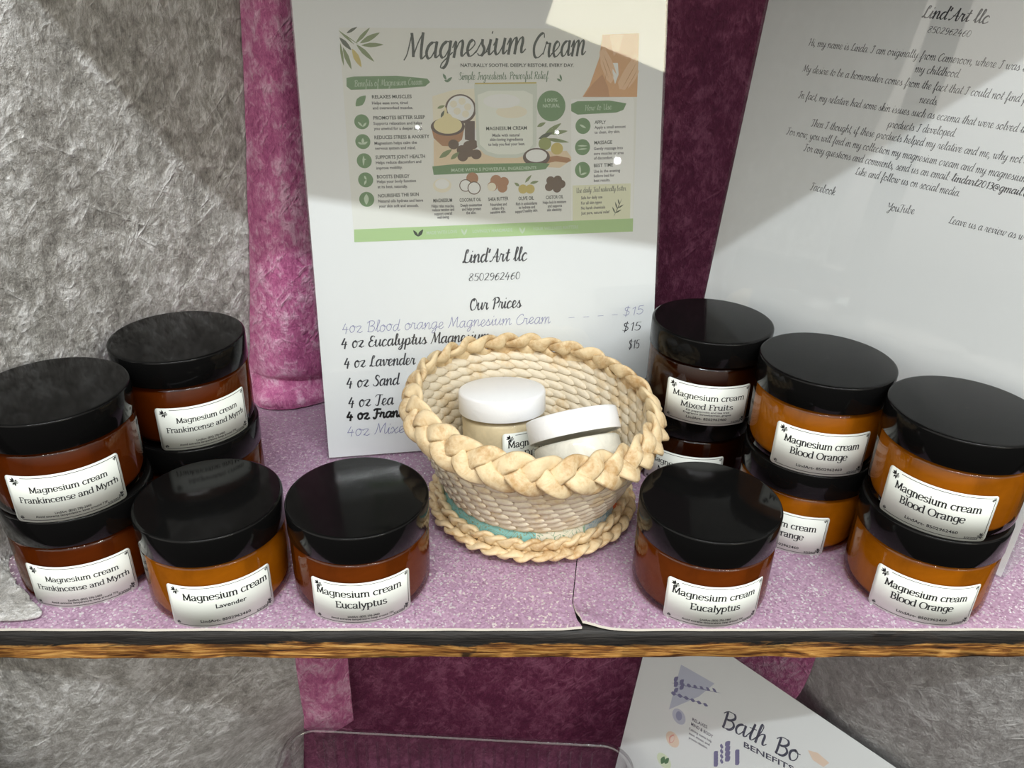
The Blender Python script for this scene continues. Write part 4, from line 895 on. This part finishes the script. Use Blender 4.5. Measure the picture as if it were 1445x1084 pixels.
def holder(W, H, loc, yaw, lean, label, foot=75):
    t = tag(empty('sign_holder', loc, (0, 0, yaw)), label, 'sign holder', 'clear acrylic sign holders')
    rot = Matrix.Rotation(-lean, 3, 'X').to_euler()
    for nm, y0, y1 in (('front_panel', -2.0, -.75), ('rear_panel', .45, 1.7)):
        b = MB(); b.box((-1, y0, 0), (W + 1, y1, H + 2)); o = b.build(nm, M['acrylic'], t, smooth=False); o.rotation_euler = rot
        bv = o.modifiers.new('edge', 'BEVEL'); bv.width = .0003; bv.segments = 1
    b = MB(); b.box((-1, 2.2, -.6), (W + 1, foot, .6)); b.build('foot_plate', M['acrylic'], t, smooth=False)
    return t
SIGNS = {'A': ((-100.72, 149.41, 1.4), .158, .196), 'B': ((136.23, 202.67, 1.4), -.875, .125)}
holder(216, 279.4, *SIGNS['A'], 'clear acrylic sign holder standing behind the woven basket', 40)
page('printed_flyer', 'A', 215.9, 279.4, *SIGNS['A'], 'white flyer with green artwork and price list behind the basket', 'flyer')
holder(217, 279.4, *SIGNS['B'], 'clear acrylic sign holder turned sideways behind the right jars', 45)
page('printed_letter', 'B', 216.5, 279.4, *SIGNS['B'], 'white letter in cursive type behind the blood orange jars', 'letter')
_y, _l = -.86258, .16
_n = Vector((-math.sin(_y), math.cos(_y), 0)); C0 = Vector((139.84, 207.99, -181.91)) - (_n * math.sin(_l) + Vector((0, 0, 1)) * math.cos(_l)) * 279
C0.z = -451.8
holder(217, 279.4, tuple(C0), _y, _l, 'clear acrylic sign holder on the lower tier beside the clear bin', 45)
page('printed_leaflet', 'C', 216.5, 279.4, tuple(C0), _y, _l, 'white bath leaflet with lavender sprigs on the lower tier', 'leaflet')

# ------------------------------------------------------------------ amber jars
RB, RL, HL, HT = 34.5, 35.0, 15.6, 51.8
LW, LH, RLAB = 50.8, 25.4, 34.62
KIND = {
 'frank': ('amber_dark', 'cream_frank', [('serif','Magnesium cream',.20,.86,.355,3.3),('serif','Frankincense and Myrrh',.085,.945,.575,3.3)], 2),
 'eu': ('amber_dark', 'cream_eu', [('serif','Magnesium cream',.06,.90,.335,4.3),('serif','Eucalyptus',.25,.74,.60,4.3)], 2),
 'lav': ('amber', 'cream_lav', [('serif','Magnesium cream',.155,.955,.335,4.3),('sans','Lavender',.44,.72,.55,2.5)], 1),
 'bo': ('amber', 'cream_orange', [('serif','Magnesium cream',.11,.88,.375,4.3),('serif','Blood Orange',.19,.765,.615,4.3)], 1),
 'mx': ('amber_dark', 'cream_fruit', [('serif','Magnesium cream',.09,.93,.37,3.8),('serif','Mixed Fruits',.20,.80,.60,3.8),('sans','Kit peppermint and tea tree',.27,.76,.685,1.2),('sans','Fragrance Strawberries, grapes',.24,.79,.755,1.2)], 1)}
def floral(P, cx, cy, k, fl, rot=0):
    ca, sa = math.cos(rot), math.sin(rot)
    def T(x, y): x *= fl; return (cx + (x*ca - y*sa)*k, cy + (x*sa + y*ca)*k)
    for x0, y0, x1, y1, w in ((0,0,-1.6,1.0,.8),(0,0,-1.9,-.2,.7),(0,.1,-.6,1.7,.7),(.2,-.3,.2,-2.0,.8),(-.2,-.4,-.9,-1.7,.6),(.5,.2,1.2,.9,.5)):
        a = T(x0, y0); b = T(x1, y1); P.append((leafpoly(*a, *b, w*k), 1, 1))
    for r, w in ((.75, .16), (.40, .14)):
        c = T(.75, -.25); ring = ellipse(*c, r*k, r*k*.85, 14)
        ribbon(P, ring + [ring[0]], lambda dx, dy: w*k, 1, 1)
    P.append((ellipse(*T(.75, -.25), .2*k, .2*k, 8), 1, 1))
def label_mesh(kind):
    lines, mode = KIND[kind][2:4]; P = []; b = MB()
    for st, t, x0, x1, yb, h in lines: text(P, st, t, (LW*x0, LH*(1-yb)), (LW*x1, LH*(1-yb)), h, 1, 1)
    if mode == 2:
        sans_text(P, 'LindArt: (850) 296-2460', (LW*.36, LH*.165), (LW*.66, LH*.165), 1.25, 1, 1)
        sans_text(P, 'Avoid extreme temperature: keep around 77F', (LW*.19, LH*.105), (LW*.80, LH*.105), 1.15, 1, 1)
    else: sans_text(P, "LindArt- 8502962460", (LW*.28, LH*.13), (LW*.74, LH*.13), 1.6, 1, 1)
    sans_text(P, '5/2/2026', (LW*.80, LH*.062), (LW*.925, LH*.062), 1.0, 1, 1)
    ins = 1.25; th = lambda dx, dy: .28
    def ln(x0, y0, x1, y1):
        n = max(2, int(abs(x1-x0) / 1.5)); ribbon(P, [(x0 + (x1-x0)*i/n, y0 + (y1-y0)*i/n) for i in range(n+1)], th, 1, 1)
    ln(7.5, LH-ins, LW-ins, LH-ins); ln(3, ins, LW-4, ins); ln(LW-ins, 4.5, LW-ins, LH-ins)
    floral(P, 4.4, LH-3.0, 1.25, 1); floral(P, LW-3.0, 3.2, .95, -1, .5); floral(P, LW-2.3, LH-2.3, .55, -1); floral(P, 3.0, 2.6, .6, 1, 1.2)
    r = 1.8; n = 40; xs = sorted(set([LW*i/n for i in range(n+1)] + [r*i/5 for i in range(6)] + [LW - r*i/5 for i in range(6)])); q = []
    for x in xs:
        d = 0
        if x < r: d = r - math.sqrt(max(0, r*r - (r-x)**2))
        if x > LW - r: d = r - math.sqrt(max(0, r*r - (x-LW+r)**2))
        q.append((x, d))
    def W(x, y, rad): a = (x - LW/2) / RLAB; return (rad*math.sin(a), -rad*math.cos(a), y)
    base = len(b.v)
    for x, d in q:
        for y, rad in ((d, RLAB), (LH-d, RLAB), (d, RLAB-.1), (LH-d, RLAB-.1)): b.v.append(W(x, y, rad))
    for i in range(len(q)-1):
        a = base + i*4; c = a + 4
        b.f += [(a, c, c+1, a+1), (a+2, a+3, c+3, c+2), (a, a+2, c+2, c), (a+1, c+1, c+3, a+3)]; b.m += [0]*4
    for pts, m_, lay in P:
        a = sum(p[0]*s[1] - s[0]*p[1] for p, s in zip(pts, pts[1:] + pts[:1]))
        if a < 0: pts = pts[::-1]
        b.add([W(x, y, RLAB + .06) for x, y in pts], [tuple(range(len(pts)))], m_)
    o = b.build('label', [M['label'], M['black']]); me = o.data; bpy.data.objects.remove(o); return me
def jar_meshes(kind):
    am, cr_, _, _ = KIND[kind]; out = {}
    b = MB(); hb = HT - HL
    b.lathe([(29.5, .4), (31.2, 0), (33.2, .8), (34.2, 2.6), (RB, 5), (RB, hb - 1.6), (RB - .6, hb - .7), (RB - 2.2, hb - .3), (31.5, hb), (31.5, HT - 3)], 96, caps=False)
    o = b.build('jar_body', M[am]); out['jar_body'] = o.data; bpy.data.objects.remove(o)
    b = MB(); b.lathe([(.1, 2.2), (29.5, 2.2), (32, 3.2), (33.0, 5.5), (33.0, hb - 3), (32, hb - 1.8), (30.6, hb - 1.2), (30.6, HT - 6), (.1, HT - 6)], 80, caps=False)
    o = b.build('cream_fill', M[cr_]); out['cream_fill'] = o.data; bpy.data.objects.remove(o)
    out['label'] = label_mesh(kind); return out
def lid_mesh():
    b = MB(); z0 = HT - HL + .5
    b.lathe([(.1, z0 + 1.4), (33.2, z0 + 1.4), (33.4, z0), (RL - .25, z0), (RL, z0 + .3), (RL, HT - 1.1), (RL - .22, HT - .45), (RL - .8, HT - .08), (RL - 1.6, HT), (.1, HT)], 128, caps=False)
    o = b.build('lid', M['lid']); sharpen(o, 60); me = o.data; bpy.data.objects.remove(o); return me
LID = lid_mesh(); JM = {k: jar_meshes(k) for k in KIND}
GROUP = 'amber jars of magnesium cream'
def jar(kind, x, y, z, az, label):
    t = tag(empty('cream_jar', (x, y, z), (0, 0, R_(az))), label, 'jar', GROUP)
    for nm in ('cream_fill', 'jar_body', 'label'): share(nm, JM[kind][nm], t)
    l = share('lid', LID, t); l['label'] = 'black screw lid'
    return t
T2 = HT + .2
jar('eu', -63.1, 37.6, .05, 7.5, 'eucalyptus cream jar in the front row left of the basket')
jar('lav', -135.0, 35.3, .05, 18.5, 'lavender cream jar in the front row with bright orange brown body')
jar('eu', 111.7, 35.2, .05, 0, 'eucalyptus cream jar in the front row right of the basket')
jar('frank', -204.7, 48.7, .05, 14.5, 'frankincense jar at the far left, bottom of the front stack')
jar('frank', -205.5, 48.5, T2, 25, 'frankincense jar at the far left, top of the front stack')
jar('frank', -166.0, 110.5, .05, 40, 'frankincense jar at the rear left, bottom of its stack with only a label corner showing')
jar('frank', -167.3, 111.4, T2, 34.5, 'frankincense jar at the rear left, top of its stack before the silver drape')
jar('mx', 131.0, 149.0, .05, -21, 'mixed fruits jar right behind the basket, bottom of the stack and half hidden')
jar('mx', 131.8, 141.6, T2, -10, 'dark mixed fruits jar right behind the basket, top of the stack')
jar('bo', 181.0, 90.0, .05, -35, 'blood orange jar at the bottom of the middle stack, partly hidden by the eucalyptus jar')
jar('bo', 180.6, 90.2, T2, -13, 'blood orange jar on top of the stack between mixed fruits and the rightmost stack')
jar('bo', 226.4, 36.0, .05, -19.5, 'blood orange jar at the bottom of the rightmost stack')
jar('bo', 227.4, 36.9, T2, -34.5, 'blood orange jar on top of the rightmost stack')

# ------------------------------------------------------------------ woven basket
BX, BY = 27.0, 103.0
bask = tag(empty('woven_basket', (BX, BY, 0)), 'cream woven raffia basket with braided golden rim holding two white lidded jars', 'basket')
def tiltz(x, y): return -.085 * x + .05 * y
def wall_r(z): return 46.5 + 21.5 * ((z - 14) / 50) ** .85 if z > 14 else 46.5
NS = 36
b = MB(); ell = []
for j in range(7):
    ph = math.pi * j / 6
    for i in range(8): ell.append((math.cos(ph), math.sin(ph) * math.cos(2*math.pi*i/8), math.sin(ph) * math.sin(2*math.pi*i/8)))
ef = [(j*8 + i, j*8 + (i+1) % 8, (j+1)*8 + (i+1) % 8, (j+1)*8 + i) for j in range(6) for i in range(8)]
nrow = 10
rw = random.Random(3)
for r in range(nrow):
    z = 19.6 + r * 4.75; Rr = wall_r(z); n = NS + r
    for s in range(n):
        a = 2*math.pi * (s + .5 * (r % 2) + rw.uniform(-.06, .06)) / n
        rad = Vector((math.cos(a), math.sin(a), 0)); tan = Vector((-math.sin(a), math.cos(a), 0)); up = Vector((rad.x*.36, rad.y*.36, .93))
        nor = tan.cross(up).normalized()
        ti = R_(16 + rw.uniform(-4, 4)); to = R_(11)
        ax = (tan * math.cos(ti) + up * math.sin(ti)); ax = (ax * math.cos(to) + nor * math.sin(to)).normalized()
        bx = up - ax * up.dot(ax); bx.normalize(); cx_ = ax.cross(bx)
        L = 2*math.pi*Rr/n * .98; c = rad * Rr + Vector((0, 0, z + tiltz(rad.x*Rr, rad.y*Rr) * (z - 14) / 50))
        b.add([tuple(c + ax*(e_[0]*L) + bx*(e_[1]*3.05*(1+rw.uniform(-.08,.08))) + cx_*(e_[2]*1.75)) for e_ in ell], ef)
prof = []
for k in range(9):
    z = 18 + k * 5.4; prof.append((wall_r(z), z))
o0 = len(b.v); n = 72
for R0, z in prof:
    for i in range(n):
        a = 2*math.pi*i/n; x, y = R0*math.cos(a), R0*math.sin(a); b.v.append((x, y, z + tiltz(x, y) * max(0, z - 14) / 50))
for j in range(len(prof)-1):
    for i in range(n):
        b.f.append((o0 + j*n + i, o0 + j*n + (i+1) % n, o0 + (j+1)*n + (i+1) % n, o0 + (j+1)*n + i)); b.m.append(0)
b.build('woven_wall', M['rope'], bask)
b = MB(); b.lathe([(.1, 11.5), (46, 11.5), (47, 12.5), (47, 14), (46, 14.6), (.1, 14.6)], 64, caps=False); b.build('basket_floor', M['rope'], bask)
def braid(name, Rc, zc, m_, ab, an, sa, sb, alpha, mt, tilt=1.0, nseg=420, seed=1, strands=3):
    b = MB(); rr = random.Random(seed); sec = 10
    for k in range(strands):
        pts = []
        for i in range(nseg):
            ph = 2*math.pi*i/nseg; w = m_*ph + 2*math.pi*k/strands
            jit = .12 * mnoise.noise((math.cos(ph)*6 + seed, math.sin(ph)*6, k))
            rad = Vector((math.cos(ph), math.sin(ph), 0)); B = Vector((0, 0, math.cos(alpha))) + rad * math.sin(alpha); N = rad * math.cos(alpha) - Vector((0, 0, math.sin(alpha)))
            c = rad * Rc + Vector((0, 0, zc)) + B * (ab * (1 + jit) * math.sin(w)) + N * (an * math.sin((2 if strands == 3 else 4) * w + .3))
            c.z += tilt * tiltz(c.x, c.y); pts.append((c, N, w, ph))
        o0 = len(b.v)
        for i in range(nseg):
            c, N, w, ph = pts[i]; T = (pts[(i+1) % nseg][0] - pts[i-1][0]).normalized(); Bx = T.cross(N).normalized(); Nx = Bx.cross(T)
            g = 1 + .14 * mnoise.noise((ph * 9, k * 4.1, seed))
            tw = .35 * math.sin(w * 2 + k); ct, st_ = math.cos(tw), math.sin(tw); b1 = Bx*ct + Nx*st_; n1 = Nx*ct - Bx*st_
            for s in range(sec):
                q = 2*math.pi*s/sec; cs, sn = math.cos(q), math.sin(q)
                cr2 = 1 - .22 * math.exp(-((cs)/.25)**2) * (sn > 0)
                b.v.append(tuple(c + b1*(sa*g*cs) + n1*(sb*g*sn*cr2)))
        for i in range(nseg):
            i2 = (i+1) % nseg
            for s in range(sec): b.f.append((o0 + i*sec + s, o0 + i2*sec + s, o0 + i2*sec + (s+1) % sec, o0 + i*sec + (s+1) % sec)); b.m.append(0)
    return b.build(name, mt, bask)
braid('braided_rim', 68.5, 68.5, 10, 6.2, 2.4, 4.7, 1.9, R_(-26), M['raffia'], seed=4)
braid('base_braid', 55.2, 5.6, 13, 3.6, 1.5, 3.4, 1.6, R_(68), M['raffia'], tilt=0, seed=8)
braid('base_braid', 52.8, 10.2, 13, 3.0, 1.5, 3.2, 1.6, R_(35), M['raffia'], tilt=0, seed=12)
b = MB(); n = 144
for i in range(n):
    a = 2*math.pi*i/n
    for R0, z in ((51.6, 7.4), (51.3, 11.5), (50.2, 17.0), (49.0, 19.4), (47.6, 19.8)): b.v.append((R0*math.sin(a), -R0*math.cos(a), z))
for i in range(n):
    d = (i * 360 / n + 180) % 360 - 180
    mi_ = 0 if -95 < d < -2 else 1 if -2 <= d < 32 else 2 if 32 <= d < 62 else 3 if 62 <= d < 68 else 2
    for j in range(4): b.f.append((i*5 + j, ((i+1) % n)*5 + j, ((i+1) % n)*5 + j + 1, i*5 + j + 1)); b.m.append(mi_)
o = b.build('fabric_band', [M['teal'], M['floral'], M['greyprint'], M['orangeprint']], bask); o['label'] = 'patterned band of teal and cream print'

# ------------------------------------------------------------------ two white lidded jars in the basket
def small_jar(loc, rot, fill, label, lab, hb=35.5):
    t = empty('scrub_jar', loc); t.rotation_euler = rot; tag(t, label, 'jar', 'white lidded jars in the basket')
    b = MB(); b.lathe([(20, .3), (22, 0), (24, 1.2), (24.6, 4), (24.6, hb - 2.5), (24, hb - 1), (22.6, hb), (22.6, hb + 9.5)], 72, caps=False); b.build('jar_body', M['clearjar'], t)
    b = MB(); b.lathe([(.1, 2), (21, 2), (23, 3.2), (23.4, 5), (23.4, hb - 3), (22, hb - 1.5), (.1, hb - 1.5)], 64, caps=False); b.build('scrub_fill', M[fill], t)
    b = MB(); b.lathe([(.1, hb + 2.1), (23.6, hb + 2.1), (24, hb + 1.1), (25, hb + 1.1), (25.2, hb + 1.5), (25.2, hb + 12.1), (24.8, hb + 13.1), (23.8, hb + 13.5), (.1, hb + 13.5)], 96, caps=False); o = b.build('lid', M['whitelid'], t); sharpen(o, 50); o['label'] = 'white screw lid'
    if lab:
        me = JM['eu']['label'].copy(); f = 24.75 / RLAB
        for v in me.vertices:
            a = math.atan2(v.co.x, -v.co.y) * RLAB / 24.75; r = math.hypot(v.co.x, v.co.y) - RLAB*MM + 24.75*MM; v.co = (r*math.sin(a), -r*math.cos(a), v.co.z)
        o = share('label', me, t); o.location = (0, 0, .005); o.rotation_euler = (0, 0, R_(lab))
    return t
small_jar((10.5, 112.6, 19.4), (R_(-10), R_(-2), 0), 'scrub', 'upright white lidded jar of tan scrub at the back of the basket', 58)
tq = Matrix.Rotation(R_(-14), 3, 'Y') @ Matrix.Rotation(R_(-36), 3, 'X')
tl = Vector((47.0, 87.0, 64.0)) - tq @ Vector((0, 0, 28))
small_jar(tuple(tl), tq.to_euler(), 'whitecream', 'white lidded jar lying tilted in the basket beside the upright one', 0, 20)

# ------------------------------------------------------------------ clear bin on the lower tier
def rrect(hx, hy, r, n=8):
    out = []
    for cx_, cy_, a0 in ((hx-r, hy-r, 0), (-hx+r, hy-r, 90), (-hx+r, -hy+r, 180), (hx-r, -hy+r, 270)):
        for i in range(n+1):
            a = R_(a0 + 90*i/n); out.append((cx_ + r*math.cos(a), cy_ + r*math.sin(a)))
    return out
t = tag(empty('plastic_bin', (-25, 127, -452.4), (0, 0, R_(-3.9))), 'clear plastic bin with rounded rim on the lower tier', 'bin')
def loops(name, spec):
    b = MB(); k = 0
    for hx, hy, r, z in spec:
        L = rrect(hx, hy, r); k = len(L); b.v += [(x, y, z) for x, y in L]
    for j in range(len(spec)-1):
        for i in range(k): b.f.append((j*k+i, j*k+(i+1) % k, (j+1)*k+(i+1) % k, (j+1)*k+i)); b.m.append(0)
    return b
b = loops('x', [(134, 50, 14, .2), (138, 54, 17, 3), (144, 60, 20, 141)]); k = len(rrect(1, 1, .1)); b.f.append(tuple(range(k))[::-1]); b.m.append(0)
b.build('bin_wall', M['clearbin'], t)
b = loops('x', [(144, 60, 20, 141), (144.6, 60.6, 20.6, 143.6), (146.5, 62.5, 22.5, 144.4), (148.6, 64.6, 24.6, 143.4), (149, 65, 25, 141), (148.3, 64.3, 24.3, 138.5)])
b.build('bin_rim', M['clearbin'], t)
for i in range(26):
    x = -118 + i * 9.3; b = MB()
    b.add([(x-1.3, 59.4, 136), (x, 58.4, 136), (x+1.3, 59.4, 136), (x-1.3, 54.6, 18), (x, 53.6, 18), (x+1.3, 54.6, 18)], [(0,1,4,3), (1,2,5,4)])
    b.build('bin_rib', M['clearbin'], t)
